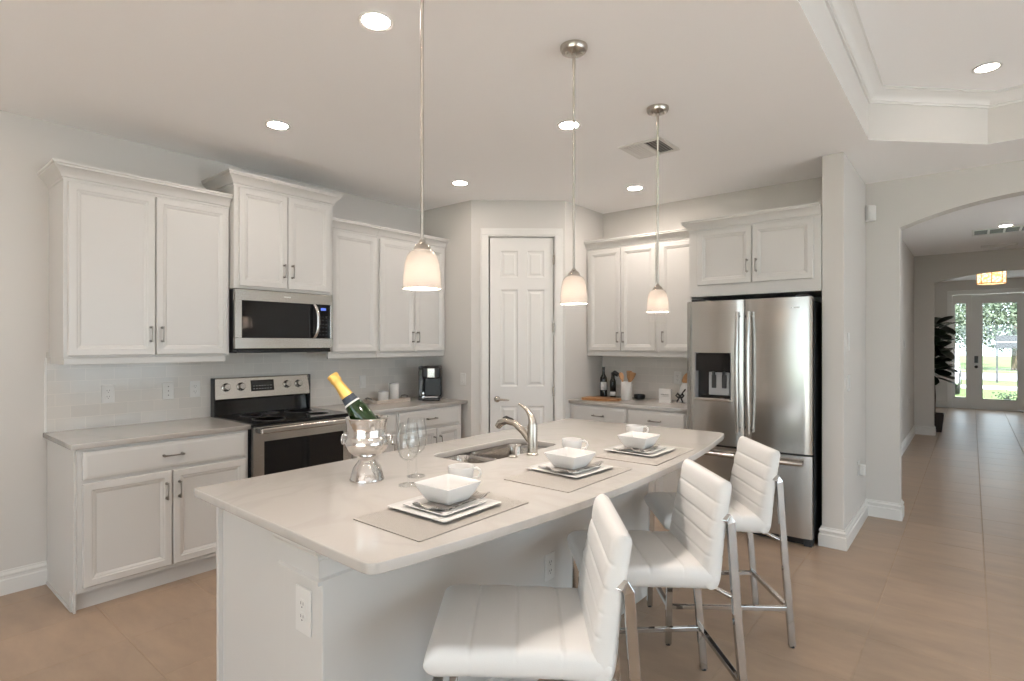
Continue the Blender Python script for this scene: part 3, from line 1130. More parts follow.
for k in range(4):
    y1 = ISY1 - .03 - k * .52
    d = door_front(0, .505, .13, .865).build('door', CAB, isl)
    d.location = (ISX0 + .02, y1, 0)
    d.rotation_euler = (0, 0, R(-90))

# island worktop, bowed along the seats, cut out for the sink
edge = [(-1.128, .823), (-1.098, .99), (-1.078, 1.12), (-1.058, 1.28), (-1.038, 1.46), (-1.024, 1.64), (-1.016, 1.82), (-1.013, 2.0), (-1.015, 2.2), (-1.021, 2.4), (-1.036, 2.65), (-1.060, 2.88), (-1.088, 3.08), (-1.120, 3.28)]
outer = rounded([(-2.235, .838)] + [edge[0]] + edge[1:] + [(-1.145, 3.405), (-2.235, 3.345)], [.02, .045] + [.0] * (len(edge) - 1) + [.06, .03], 6)
SX0, SX1, SYa, SYb = -2.018, -1.700, 1.812, 2.462
sink_hole = rounded([(SX0, SYa), (SX1, SYa), (SX1, SYb), (SX0, SYb)], .075, 8)
tag(slab('countertop', outer, [sink_hole], .884, .914, QUARTZ, None, .004), 'long pale quartz island countertop set with three place settings', 'countertop')

# ------------------------------------------------------------------ sink and faucet
sk = thing('sink', 'stainless double-bowl undermount sink in the island', 'sink', ((SX0 + SX1) / 2, (SYa + SYb) / 2, .70))
DV = 2.06
for (ya, yb) in ((SYa - .004, DV - .010), (DV + .010, SYb + .004)):
    cy = (ya + yb) / 2 - (SYa + SYb) / 2
    W, D = SX1 - SX0 + .008, yb - ya
    m = MB()
    rs = []
    for ins, z, rad in ((-.006, .184, .07), (0, .182, .07), (.006, .16, .07), (.012, .05, .07), (.022, .02, .065), (.05, .003, .05), (.10, .0, .03)):
        rs.append([(x, y, z) for x, y in rrect(0, cy, W - 2 * ins, D - 2 * ins, rad, 8)])
    m.rings(rs, cap0=False)
    bo = m.build('basin', SINKSTEEL, sk, smooth=45)
    sm = bo.modifiers.new('wall', 'SOLIDIFY')
    sm.thickness = .0015
    sm.offset = -1
    MB().lathe([(.04, .0005), (.04, .003), (.03, .003), (.028, -.004), (.001, -.004)], (0, cy, .001), 24).build('drain', CHROME, bo, smooth=40)
bx(-.155, .155, DV - (SYa + SYb) / 2 - .0105, DV - (SYa + SYb) / 2 + .0105, .06, .172).build('divider', SINKSTEEL, sk, bevel=.008, seg=3)

fa = thing('faucet', 'brushed nickel pull-out kitchen faucet with top lever', 'faucet', (-1.640, 2.140, .914))
MB().lathe([(.029, 0), (.029, .006), (.025, .010), (.0245, .135), (.022, .150)], (0, 0, 0), 28).build('body', NICKEL, fa, smooth=40)
sp = []
ctrl = [(-.005, 0, .055), (-.055, .0, .105), (-.11, .0, .142), (-.165, .0, .150), (-.205, .0, .135), (-.222, 0, .115)]
MB().tube(ctrl, [.017, .0165, .016, .0175, .019, .0165], 14).build('spout', NICKEL, fa, smooth=60)
MB().tube([(-.12, 0, .160), (-.165, 0, .168), (-.185, 0, .162)], [.004, .007, .005], 8).build('spray_button', DARK, fa, smooth=60)
MB().tube([(0, 0, .140), (-.002, 0, .165), (-.014, 0, .192), (-.035, 0, .215), (-.062, 0, .232), (-.085, 0, .240)], [.022, .019, .013, .009, .007, .005], 12).build('lever', NICKEL, fa, smooth=60)
tag(MB().lathe([(.022, 0), (.022, .004), (.018, .008), (.001, .0085)], (-1.675, 2.035, .914), 24).build('sink_hole_cover', NICKEL, None, smooth=40), 'round nickel sink hole cover on counter beside faucet', 'hole cover')


# ------------------------------------------------------------------ bar stools
def pad(path, th, wfun, seams, seamd=.0035, ny=22, ns=64, r=.034, e=.05):
    """upholstered slab along a 2-D side path (x,z), rounded edges and stitched seams across it"""
    P = [Vector(p) for p in path]
    L = [0]
    for i in range(1, len(P)):
        L.append(L[-1] + (P[i] - P[i - 1]).length)
    tot = L[-1]

    def at(s):
        s = max(0, min(tot, s))
        for i in range(1, len(P)):
            if s <= L[i] + 1e-9:
                t = (s - L[i - 1]) / (L[i] - L[i - 1])
                return P[i - 1].lerp(P[i], t)
        return P[-1]

    def se(u):
        u = min(max(u, 0), 1)
        return max(0.0, 1 - u ** 2.6) ** (1 / 2.6)
    ss = []
    base = [tot * .5 * (1 - math.cos(PI * k / ns)) for k in range(ns + 1)]
    ss = sorted(set(base) | {q * tot + d for q in seams for d in (-.010, -.004, 0, .004, .010)})
    m = MB()
    rows = []
    for j in range(ny + 1):
        v = math.cos(PI * (1 - j / ny))
        top, bot = [], []
        for s in ss:
            p = at(s)
            tg = (at(s + .012) - at(s - .012)).normalized()
            nn = Vector((-tg.y, tg.x))
            w = wfun(s / tot) / 2
            y = v * w
            k = se((abs(y) - (w - r)) / r) if abs(y) > w - r else 1
            es = min(s, tot - s)
            k *= se((e - es) / e) if es < e else 1
            g = 0
            for q in seams:
                d = abs(s - q * tot)
                g = max(g, math.exp(-(d / .0045) ** 2))
            puff = .5 + .5 * math.cos(2 * PI * ((s / tot) * (len(seams) + 1)) - PI)
            ta = th(s / tot) / 2 * k - seamd * g * k + .002 * puff * k
            top.append((p.x + nn.x * ta, y, p.y + nn.y * ta))
            bot.append((p.x - nn.x * (th(s / tot) / 2 * k - seamd * .5 * g * k), y, p.y - nn.y * (th(s / tot) / 2 * k - seamd * .5 * g * k)))
        rows.append(top + bot[::-1])
    return m.rings(rows)


def make_stool(label, loc, rz):
    r = thing('bar_stool', label, 'bar stool', loc, rz, 'white bar stools along the island')
    seat = pad([(-.312, .590), (-.20, .592), (.0, .588), (.195, .578)], lambda s: .082, lambda s: .43, (.24, .49, .74))
    seat.build('seat', LEATHER, r, smooth=60)
    back = pad([(.158, .545), (.171, .585), (.179, .64), (.188, .71), (.201, .79), (.215, .86), (.229, .940)], lambda s: .076 - .022 * s, lambda s: .43 - .012 * s, (.30, .46, .62, .79), e=.03)
    back.build('backrest', LEATHER, r, smooth=60)
    for s in (-1, 1):
        y = s * .195
        MB().tube([(-.2875, y, 0.006), (-.275, y, .545)], .011, 4, 1.3, up=(1, 0, 0)).build('leg', CHROME, r, bevel=.002)
        ys = s * .207
        MB().tube([(.300, ys, 0.006), (.262, ys, .45), (.238, ys, .79), (.228, ys, .806), (.205, ys * .93, .808)], .011, 4, 1.35, up=(1, 0, 0)).build('leg', CHROME, r, bevel=.002)
        MB().tube([(-.02, s * .165, .546), (.17, s * .165, .540), (.20, s * .172, .530), (.268, s * .205, .500)], .009, 8).build('seat_rail', CHROME, r, smooth=50)
        MB().tube([(-.285, y, .185), (.285, ys, .185)], .010, 4).build('stretcher', CHROME, r, bevel=.002)
        MB().cyl((-.2875, y, 0), (-.2875, y, .010), .0115).build('foot_cap', DARK, r)
        MB().cyl((.300, ys, 0), (.300, ys, .010), .0115).build('foot_cap', DARK, r)
    MB().tube([(-.285, -.195, .185), (-.285, .195, .185)], .010, 4).build('footrest', CHROME, r, bevel=.002)
    MB().tube([(.285, -.207, .185), (.285, .207, .185)], .010, 4).build('stretcher', CHROME, r, bevel=.002)
    bx(-.25, .14, -.17, .17, .540, .556).build('seat_base', DARK, r)
    return r


stool = make_stool('white ribbed leather bar stool nearest the camera', (-1.021, 1.357, 0), R(38.5))
dup(stool, (-1.004, 2.099, 0), R(42), 'white ribbed leather bar stool in the middle of the three')
dup(stool, (-1.025, 2.879, 0), R(38.5), 'white ribbed leather bar stool nearest the refrigerator')

# ------------------------------------------------------------------ place settings
ZT = .914


def sq_rings(mb, spec, rot=0.0, c=(0, 0)):
    rs = []
    for half, z, rad in spec:
        rs.append([(c[0] + x, c[1] + y, z) for x, y in rrect(0, 0, 2 * half, 2 * half, rad, 5)])
    return mb.rings(rs)


def placemat(loc, rz, label):
    m = slab('placemat', rounded([(-.155, -.243), (.155, -.243), (.155, .243), (-.155, .243)], .008, 3), [], 0, .0035, MAT, None, .001)
    m.location = loc
    m.rotation_euler = (0, 0, rz)
    return tag(m, label, 'placemat', 'linen placemats on the island')


def dinner_plate(half, h, name, label, loc, rz, cat, grp):
    m = MB()
    q = half
    sq_rings(m, [(q * .58, 0, .03), (q * .62, .001, .03), (q * .98, h - .003, .012), (q, h - .001, .010), (q, h, .010), (q * .985, h + .001, .010), (q * .70, .0065, .03), (q * .6, .0055, .03)])
    o = m.build(name, CERAMIC, None, smooth=35)
    o.location = loc
    o.rotation_euler = (0, 0, rz)
    return tag(o, label, cat, grp)


def square_bowl(label, loc, rz):
    m = MB()
    sq_rings(m, [(.048, 0, .010), (.052, .003, .010), (.064, .024, .010), (.073, .043, .009), (.079, .057, .008), (.080, .0595, .008), (.0785, .061, .008), (.0755, .0585, .008), (.068, .040, .009), (.058, .022, .010), (.044, .007, .010)])
    o = m.build('square_bowl', CERAMIC, None, smooth=35)
    o.location = loc
    o.rotation_euler = (0, 0, rz)
    return tag(o, label, 'bowl', 'square white bowls')


def napkin(label, loc, rz, seed):
    rnd = random.Random(seed)
    m = MB()
    nx, ny = 14, 26
    top, bot = [], []
    ph = rnd.uniform(0, 6)

    def zz(u, v):
        edge = max(0, abs(v) - .36) / .14
        wav = .5 + .5 * math.sin(u * 9 + ph + 1.5 * math.sin(v * 7))
        return .003 + edge * (.004 + .013 * wav) + .001 * wav
    rows = []
    for j in range(ny + 1):
        v = -.5 + j / ny
        row = []
        for i in range(nx + 1):
            u = -.5 + i / nx
            wd = .105 * (1 + .35 * max(0, abs(v) - .2))
            row.append((u * wd + .010 * math.sin(v * 5 + ph), v * .236 + .010 * u, zz(u, v)))
        back = [(x, y, max(0.0, z - .0035)) for x, y, z in reversed(row)]
        rows.append(row + back)
    m.rings(rows)
    o = m.build('napkin', NAPKIN, None, smooth=60)
    o.location = loc
    o.rotation_euler = (0, 0, rz)
    return tag(o, label, 'napkin', 'striped napkins')


def make_mug(label, loc, rz):
    r = thing('mug', label, 'mug', loc, rz, 'white mugs')
    MB().lathe([(.032, 0), (.037, .002), (.044, .012), (.0485, .032), (.0505, .060), (.050, .0615), (.0485, .0605), (.0465, .032), (.042, .012), (.001, .007)], (0, 0, 0), 32).build('cup', CERAMIC, r, smooth=40)
    MB().tube([(.048, 0, .052), (.062, 0, .055), (.074, 0, .047), (.077, 0, .034), (.069, 0, .019), (.046, 0, .014)], .0052, 8).build('handle', CERAMIC, r, smooth=60)
    return r


S = [((-1.308, 1.2445), R(0), (-1.329, 1.2635), R(1), (-1.338, 1.286), (-1.535, 1.545), 'nearest the camera'),
     ((-1.274, 1.9165), R(0), (-1.316, 1.978), R(-3), (-1.302, 1.960), (-1.535, 2.325), 'in the middle of the island'),
     ((-1.231, 2.5255), R(2), (-1.274, 2.5405), R(0), (-1.283, 2.550), (-1.512, 2.950), 'farthest along the island')]
mug0 = None
for i, (mc, mr, pc, pr, bc, gc, w) in enumerate(S):
    placemat((*mc, ZT), mr, 'beige linen placemat on the island, the one ' + w)
    dinner_plate(.134, .011, 'dinner_plate', 'large square white plate on the placemat ' + w, (*pc, ZT + .0035), pr, 'plate', 'large square plates')
    dinner_plate(.100, .010, 'salad_plate', 'small square white plate under the napkin ' + w, (pc[0], pc[1], ZT + .0098), pr, 'plate', 'small square plates')
    napkin('grey striped napkin tucked under the bowl ' + w, (bc[0] + .016, bc[1], ZT + .0166), pr + R(-4 + 3 * i), 5 + i)
    square_bowl('square white bowl on the stacked plates ' + w, (*bc, ZT + .0210), pr)
    lab = 'white mug behind the square bowl ' + w
    if mug0 is None:
        mug0 = make_mug(lab, (*gc, ZT), R(35))
    else:
        dup(mug0, (*gc, ZT), R(35), lab)

# wine glasses
def make_goblet(label, loc):
    r = thing('wine_glass', label, 'wine glass', loc, 0, 'wine glasses on the island')
    MB().lathe([(.030, .100), (.038, .118), (.0425, .140), (.0435, .158), (.040, .190), (.0335, .236), (.0325, .2365), (.0318, .236), (.0385, .190), (.042, .158), (.041, .140), (.0365, .118), (.022, .104), (.001, .099)] and
               [(.004, .088), (.018, .096), (.032, .110), (.0405, .132), (.0435, .158), (.040, .192), (.0338, .236), (.0328, .2365), (.0320, .236), (.0384, .192), (.0420, .158), (.039, .133), (.031, .112), (.017, .099), (.001, .097)], (0, 0, 0), 36).build('glass_bowl', GLASS, r, smooth=60)
    MB().lathe([(.0375, 0), (.0375, .0018), (.020, .004), (.006, .009), (.004, .02), (.0035, .05), (.004, .0875)], (0, 0, 0), 36).build('stem', GLASS, r, smooth=60)
    return r


gob = make_goblet('clear wine glass nearer the front, right of the silver bucket', (-1.650, 1.378, ZT + .001))
dup(gob, (-1.735, 1.490, ZT + .001), 0, 'clear wine glass standing just behind the front one, toward the sink')

# silver cooler and bottle
bk = thing('wine_bucket', 'silver footed wine bucket with round belly on the island', 'wine bucket', (-1.84, 1.328, ZT))
MB().lathe([(.066, 0), (.067, .006), (.064, .012), (.060, .030), (.050, .055), (.036, .072), (.031, .082), (.034, .090), (.036, .096), (.052, .102), (.072, .118), (.083, .140), (.085, .152), (.080, .166), (.076, .172), (.078, .178), (.076, .184), (.077, .215), (.082, .240), (.084, .246), (.082, .249), (.079, .246), (.074, .215), (.073, .18), (.080, .152), (.070, .122), (.050, .108), (.001, .104)], (0, 0, 0), 48).build('bowl', SILVER, bk, smooth=40)
for s in (-1, 1):
    c = Vector((.771 * s, .637 * s, 0))
    m = MB().sphere(c * .084 + Vector((0, 0, .178)), .011, 12)
    ring = []
    side = Vector((-.637, .771, 0))
    for k in range(13):
        a = 2 * PI * k / 12
        ring.append(c * .095 + side * .017 * math.sin(a) + Vector((0, 0, .160 + .017 * math.cos(a))))
    m.tube(ring, .0035, 8)
    m.build('ring_handle', SILVER, bk, smooth=50)
bt = thing('champagne_bottle', 'green champagne bottle with gold foil neck leaning in the silver bucket', 'bottle', (-1.840, 1.328, 1.0))
A = Vector((-1.826, 1.340, 1.112)) - Vector((-1.840, 1.328, 1.0))
Bv = Vector((-1.948, 1.239, 1.330)) - Vector((-1.840, 1.328, 1.0))
ax = Bv - A
L = ax.length
MB().lathe([(.001, .004), (.034, 0), (.042, .006), (.0435, L * .20), (.0425, L * .30), (.037, L * .42), (.029, L * .52), (.024, L * .60)], A, 32, ax).build('glass_body', BOTTLE, bt, smooth=50)
MB().lathe([(.0268, L * .58), (.0245, L * .62), (.0225, L * .70), (.0195, L * .80), (.019, L * .86), (.0215, L * .875), (.0225, L * .90), (.0205, L * .93), (.023, L * .95), (.0225, L * .99), (.015, L), (.001, L)], A, 28, ax).build('gold_foil', FOIL, bt, smooth=50)
MB().lathe([(.0310, L * .50), (.0275, L * .56), (.0262, L * .605), (.0255, L * .605)], A, 28, ax).build('neck_label', LABELDK, bt, smooth=50)
MB().lathe([(.0336, L * .475), (.0312, L * .502), (.0304, L * .502)], A, 28, ax).build('neck_band', PAPER, bt, smooth=50)

# ------------------------------------------------------------------ left counter: coffee maker, canisters on a tray
cm = thing('coffee_maker', 'black single-serve coffee maker at the end of the counter', 'coffee maker', (-3.965, 3.605, ZT), R(42))
bx(-.085, .085, -.13, .13, 0, .03).build('base', BLACK, cm, bevel=.012, seg=3)
bx(-.085, .085, .01, .13, .03, .275).build('column', BLACK, cm, bevel=.018, seg=3)
bx(-.088, .088, -.13, .13, .205, .325).build('brew_head', BLACK, cm, bevel=.03, seg=4)
bx(-.036, .036, -.137, -.12, .215, .31).build('pod_lid', STEEL, cm, bevel=.008, seg=3)
bx(-.128, -.088, -.04, .13, .02, .29).build('water_tank', thin_glass('smoked_tank', (.55, .57, .60)), cm, bevel=.012, seg=3)
bx(-.128, -.088, -.04, .13, .0, .02).build('tank_base', BLACK, cm, bevel=.004)
bx(-.128, -.086, -.045, .13, .29, .318).build('tank_lid', BLACK, cm, bevel=.01, seg=3)
bx(-.06, .06, -.125, .0, .03, .042).build('drip_tray', STEEL_H, cm, bevel=.004)
for z in (.035, .07):
    MB().lathe([(.011, 0), (.011, .004), (.001, .005)], (-.07, -.131, z), 16, (0, -1, 0)).build('button', CHROME, cm)

tr = thing('serving_tray', 'shallow whitewashed tray under the white canisters', 'tray', (-4.13, 3.20, ZT), Q)
m = MB().box(-.19, .19, -.10, .10, 0, .010).box(-.19, -.178, -.10, .10, .01, .032).box(.178, .19, -.10, .10, .01, .032).box(-.178, .178, -.10, -.088, .01, .032).box(-.178, .178, .088, .10, .01, .032)
m.build('tray_body', TRAYWOOD, tr, bevel=.003)
for s in (-1, 1):
    MB().tube([(s * .19, -.045, .028), (s * .205, -.04, .045), (s * .212, 0, .052), (s * .205, .04, .045), (s * .19, .045, .028)], .006, 8).build('handle', HANDLE, tr, smooth=50)


def canister(label, loc, r0, h):
    r = thing('canister', label, 'canister', loc, 0, 'white canisters on the tray')
    MB().lathe([(r0 * .96, 0), (r0, .004), (r0, h), (r0 * .9, h)], (0, 0, 0), 32).build('jar', CERAMIC, r, smooth=40)
    MB().lathe([(r0 * 1.02, h), (r0 * 1.02, h + .006), (r0 * .97, h + .010), (.001, h + .011)], (0, 0, 0), 32).build('lid', GREYPL, r, smooth=40)
    return r


canister('short white canister on the left of the tray', (-4.14, 3.165, ZT + .010), .048, .085)
canister('tall white canister on the right of the tray', (-4.15, 3.295, ZT + .010), .048, .150)

# ------------------------------------------------------------------ back counter
cb = slab('cutting_board', rounded([(-.17, -.09), (.12, -.09), (.20, -.03), (.20, .03), (.12, .09), (-.17, .09)], [.05, .06, .02, .02, .06, .05], 6), [], 0, .022, BOARDWOOD, None, .004)
cb.location = (-2.715, 4.60, ZT)
cb.rotation_euler = (0, 0, R(8))
tag(cb, 'round-ended brown wooden cutting board flat on the back counter', 'cutting board')


def bottle(label, loc, prof, lab, cap):
    r = thing('wine_bottle', label, 'bottle', loc, R(20))
    MB().lathe(prof, (0, 0, 0), 28).build('bottle_body', WINE, r, smooth=45)
    a, b, rr = lab
    m = MB()
    n = 12
    ring0 = []
    pts = [(-75 + 110 * k / n) for k in range(n + 1)]
    rs = []
    for z in (a, b):
        rs.append([(rr * math.cos(R(q - 60)), rr * math.sin(R(q - 60)), z) for q in pts])
    for i in range(n):
        m.bm.faces.new([m.bm.verts.new(p) for p in (rs[0][i], rs[0][i + 1], rs[1][i + 1], rs[1][i])])
    lo = m.build('bottle_label', PAPER, r, smooth=60)
    sm = lo.modifiers.new('t', 'SOLIDIFY')
    sm.thickness = .0006
    cap(r)
    return r


bottle('tall dark wine bottle with pale label in the back corner', (-2.860, 4.91, ZT), [(.030, 0), (.036, .004), (.036, .175), (.033, .195), (.016, .225), (.0135, .235), (.0135, .285), (.001, .285)], (.07, .15, .0366),
       lambda r: MB().lathe([(.0145, .262), (.0150, .30), (.001, .301)], (0, 0, 0), 20).build('capsule', BLACK, r, smooth=40))
bottle('shorter dark bottle with bent stopper beside the utensil crock', (-2.740, 4.885, ZT), [(.027, 0), (.031, .004), (.031, .15), (.028, .17), (.019, .19), (.018, .21), (.001, .21)], (.02, .06, .0316),
       lambda r: MB().tube([(0, 0, .205), (0, 0, .235), (.02, -.005, .245), (.055, -.01, .225)], [.018, .02, .024, .022], 12).build('stopper', BLACK, r, smooth=60))

ck = thing('utensil_crock', 'tall white ceramic crock for wooden utensils', 'crock', (-2.535, 4.785, ZT))
MB().lathe([(.050, 0), (.053, .004), (.054, .168), (.052, .171), (.049, .168), (.047, .02), (.001, .015)], (0, 0, 0), 36).build('crock_body', CERAMIC, ck, smooth=40)


def utensil(label, base, top, wid, kind):
    b, tp = Vector(base), Vector(top)
    m = MB()
    axv = (tp - b)
    P = [b + axv * k for k in (0, .3, .62, .70, .78, .86, .94, 1.0)]
    rr = {'spoon': [.006, .006, .006, .012, .020, .023, .019, .006], 'spatula': [.006, .006, .007, .016, .021, .024, .026, .024]}[kind]
    m.tube(P, [q * wid for q in rr], 12, .28, up=(.64, -.77, 0))
    return tag(m.build('wooden_utensil', SPOONWOOD, None, smooth=60), label, 'utensil', 'wooden utensils in the crock')


c0 = Vector((-2.535, 4.785, ZT))
utensil('wooden spoon leaning left in the white crock', c0 + Vector((.012, -.022, .022)), c0 + Vector((-.044, -.042, .262)), 1.0, 'spoon')
utensil('wooden spatula upright in the middle of the white crock', c0 + Vector((.004, .026, .022)), c0 + Vector((.006, .040, .275)), 1.05, 'spatula')
utensil('broad wooden spatula leaning right in the white crock', c0 + Vector((-.018, .0, .022)), c0 + Vector((.066, .006, .262)), 1.1, 'spatula')
tag(MB().lathe([(.040, 0), (.052, .006), (.055, .03), (.052, .045), (.048, .043), (.045, .012), (.001, .010)], (-2.475, 4.93, ZT), 32).build('dark_bowl', BLACK, None, smooth=40), 'small round black bowl behind the white crock', 'bowl')
sg = thing('counter_sign', 'small white block sign with grey script on the back counter', 'sign', (-2.135, 4.76, ZT), R(6))
bx(-.055, .055, -.015, .015, 0, .125).build('block', PAPER, sg, bevel=.002)
m = MB()
for k in range(9):
    x = -.036 + k * .008
    m.tube([(x, -.0155, .070), (x + .003, -.0155, .083), (x + .006, -.0155, .070), (x + .009, -.0155, .074)], .0011, 6)
m.tube([(-.030, -.0155, .056), (.036, -.0155, .060)], .0008, 6)
m.build('script_lettering', INK, sg)
bg2 = thing('gift_bag', 'white bag with black bow half hidden by the refrigerator', 'bag', (-1.99, 4.90, ZT), R(0))
MB().lathe([(.060, 0), (.066, .01), (.066, .10), (.056, .145), (.046, .165), (.048, .18), (.001, .182)], (0, 0, 0), 24).build('bag_body', PAPER, bg2, smooth=40)
m = MB()
for s in (-1, 1):
    m.tube([(-.035, -.066, .060), (-.035 + s * .022, -.078, .085), (-.035 + s * .036, -.078, .066), (-.035 + s * .02, -.076, .050), (-.035, -.066, .060)], .0075, 8)
    m.tube([(-.035, -.068, .058), (-.035 + s * .018, -.078, .028), (-.035 + s * .028, -.074, .006)], .0065, 8)
m.tube([(-.020, -.060, .085), (.012, -.066, .125)], .007, 8)
m.build('bow', BLACK, bg2, smooth=50)
MB().lathe([(.040, .178), (.046, .20), (.034, .235), (.016, .262), (.001, .27)], (0, 0, 0), 20).build('wooden_top', SPOONWOOD, bg2, smooth=40)


# ------------------------------------------------------------------ outlets, switches
def wall_plate(name, label, loc, rz, kind, cat, w=.072, h=.117, extra=None):
    r = thing(name, label, cat, loc, rz, 'white wall plates')
    bx(-w / 2, w / 2, -.006, 0, -h / 2, h / 2).build('cover_plate', PLASTIC, r, bevel=.003)
    if kind == 'outlet':
        for z in (-.0195, .0195):
            s = MB().prism(rrect(0, z, .033, .028, .011, 5), -.0085, -.005, 'y').build('socket', PLASTIC, r)
            MB().box(-.0075, -.0055, -.009, -.008, z - .001, z + .008).box(.0055, .0075, -.009, -.008, z - .001, z + .008).box(-.002, .002, -.009, -.008, z - .010, z - .006).build('slots', SLOT, s)
    elif kind == 'blank':
        for z in (-.03, .0, .03):
            MB().lathe([(.0035, 0), (.0035, .002), (.001, .0022)], (0, -.006, z), 12, (0, -1, 0)).build('screw', SLOT, r)
    else:
        n = 2 if w > .1 else 1
        for k in range(n):
            x = (k - (n - 1) / 2) * .046
            MB().prism([(-.006, -.033), (-.0105, -.030), (-.0075, .030), (-.006, .033)], x - .0165, x + .0165, 'x').build('rocker', PLASTIC, r)
    return r


TL = LX + .009
wall_plate('outlet', 'white outlet on tile, leftmost under the big wall cabinet', (TL, 1.108, 1.125), Q, 'outlet', 'outlet')
wall_plate('outlet', 'white plate with dark screws, middle of three left of stove', (TL, 1.458, 1.122), Q, 'blank', 'wall plate')
wall_plate('outlet', 'white outlet on tile, closest to the left of the stove', (TL, 1.630, 1.124), Q, 'outlet', 'outlet')
wall_plate('light_switch', 'white switch on tile between champagne bottle neck and canisters', (TL, 3.06, 1.10), Q, 'switch', 'light switch')
wall_plate('outlet', 'white double plate on tile behind the dark bottles', (-2.80, BY - .009, 1.09), 0, 'outlet', 'outlet', .118)
wall_plate('outlet', 'white outlet on tile left of the refrigerator', (-2.145, BY - .009, 1.125), 0, 'outlet', 'outlet')
wall_plate('light_switch', 'white switch between coffee maker and pantry door', (-3.735, 3.79, 1.11), 0, 'switch', 'light switch')
wall_plate('outlet', 'white outlet on the near end of the island', (-1.560, ISY0 - .0006, .645), 0, 'outlet', 'outlet', .085, .14)
wall_plate('outlet', 'white outlet on the seating side of the island', (ISX1, 2.03, .452), Q, 'outlet', 'outlet')
wall_plate('thermostat', 'small white raised thermostat high on the refrigerator side wall', (-.69, 4.66, 1.465), Q, 'switch', 'thermostat', .075, .13)
wall_plate('light_switch', 'white double switch below the thermostat', (-.69, 4.66, 1.165), Q, 'switch', 'light switch', .116)
ol = wall_plate('outlet', 'white outlet with plug-in low on the refrigerator side wall', (-.69, 5.12, .47), Q, 'outlet', 'outlet')
bx(-.024, .024, -.05, -.009, -.055, .03).build('plug_in', PLASTIC, ol, bevel=.008, seg=3)
wall_plate('light_switch', 'white switch on the hallway wall', (-.71, 9.3, 1.43), Q, 'switch', 'light switch')
wall_plate('outlet', 'white outlet low on the hallway wall', (-.71, 10.0, .60), Q, 'outlet', 'outlet')
al = thing('motion_sensor', 'small white motion sensor high in the corner by the arch', 'sensor', (-.655, 5.505, 2.54), R(45))
MB().prism(rrect(0, 0, .075, .06, .018, 5), -.065, .065, 'z').build('housing', PLASTIC, al, bevel=.006)
bx(-.028, .028, -.035, -.028, -.045, .005).build('lens', PAPER, al, bevel=.004)


# ------------------------------------------------------------------ lights
def can(label, x, y, z, r=.072):
    t = thing('recessed_light', label, 'ceiling light', (x, y, z), 0, 'recessed ceiling lights')
    MB().lathe([(r, 0), (r + .002, -.003), (r, -.006), (r * .80, -.004), (r * .78, 0)], (0, 0, 0), 40).build('trim_ring', TRIM, t, smooth=40)
    MB().lathe([(r * .79, -.002), (r * .6, -.0045), (.001, -.005)], (0, 0, 0), 40).build('diffuser', CANLED, t, smooth=60)
    return t


c1 = can('glowing recessed light nearest the camera, upper left of first pendant', -1.917, 1.428, H)
for lab, x, y, z in (('glowing recessed light above the left wall cabinets', -3.30, 1.724, H),
                     ('glowing recessed light crossed by the middle pendant rod', -1.915, 2.868, H),
                     ('glowing recessed light in front of the pantry door corner', -3.315, 3.324, H),
                     ('glowing recessed light over the back counter by the vent', -2.251, 4.399, H),
                     ('glowing recessed light inside the raised tray ceiling', .073, 4.43, TZ - .002),
                     ('glowing recessed light on the hallway ceiling', .31, 8.75, 2.838),
                     ('added unseen light in the hallway just past the arch, right of the view', .47, 6.5, 2.838),  # from here down: lamps added out of view to brighten hall and room
                     ('added unseen light at the far right corner of the tray ceiling', 2.75, 4.40, TZ - .002),
                     ('added unseen light at the middle right of the tray ceiling', 2.75, 1.2, TZ - .002),
                     ('added unseen light at the middle left of the tray ceiling', .1, 1.2, TZ - .002),
                     ('added unseen light at the rear left of the tray ceiling', .1, -1.95, TZ - .002),
                     ('added unseen light at the rear right of the tray ceiling', 2.75, -1.95, TZ - .002),
                     ('added unseen light over the floor left of the island end', -3.30, .10, H),
                     ('added unseen light over the floor before the island end', -1.917, -.10, H)):
    c = dup(c1, (x, y, z), 0, lab)
    if 'back counter' in lab:
        for ch in c.children:
            if ch.name.startswith('diffuser'):
                ch.material_slots[0].link = 'OBJECT'
                ch.material_slots[0].material = CANBRIGHT
    if z > 3:
        for ch in c.children:
            if ch.name.startswith('diffuser'):
                ch.material_slots[0].link = 'OBJECT'
                ch.material_slots[0].material = CANDIM


def make_pendant(label, x, y):
    t = thing('pendant_light', label, 'pendant light', (x, y, 0), 0, 'pendants over the island')
    m = MB().lathe([(.062, H), (.062, H - .012), (.056, H - .024), (.030, H - .030), (.010, H - .034), (.008, H - .05)], (0, 0, 0), 40)
    for s in (-1, 1):
        m.lathe([(.006, 0), (.006, -.006), (.001, -.008)], (s * .035 * .77, s * .035 * .64, H - .027), 12)
    m.build('canopy', NICKEL, t, smooth=35)
    zb = 1.632
    MB().lathe([(.0075, H - .04), (.0075, H - .10), (.0055, H - .105), (.0055, zb + .155)], (0, 0, 0), 14).build('rod', NICKEL, t, smooth=40)
    MB().lathe([(.0075, zb + .162), (.010, zb + .157), (.012, zb + .151), (.019, zb + .147), (.026, zb + .138), (.029, zb + .127), (.024, zb + .125)], (0, 0, 0), 32).build('socket_cap', NICKEL, t, smooth=40)
    prof = [(.024, .128), (.030, .127), (.042, .119), (.051, .104), (.057, .080), (.0615, .040), (.0635, 0), (.061, 0), (.059, .040), (.0545, .080), (.0485, .102), (.040, .116), (.028, .1235), (.024, .1245)]
    MB().lathe([(r, zb + z) for r, z in prof], (0, 0, 0), 44).build('shade', SHADE, t, smooth=50)
    MB().sphere((0, 0, zb + .045), .026, 16, (1, 1, 1.25)).build('bulb', BULB, t, smooth=60)
    return t


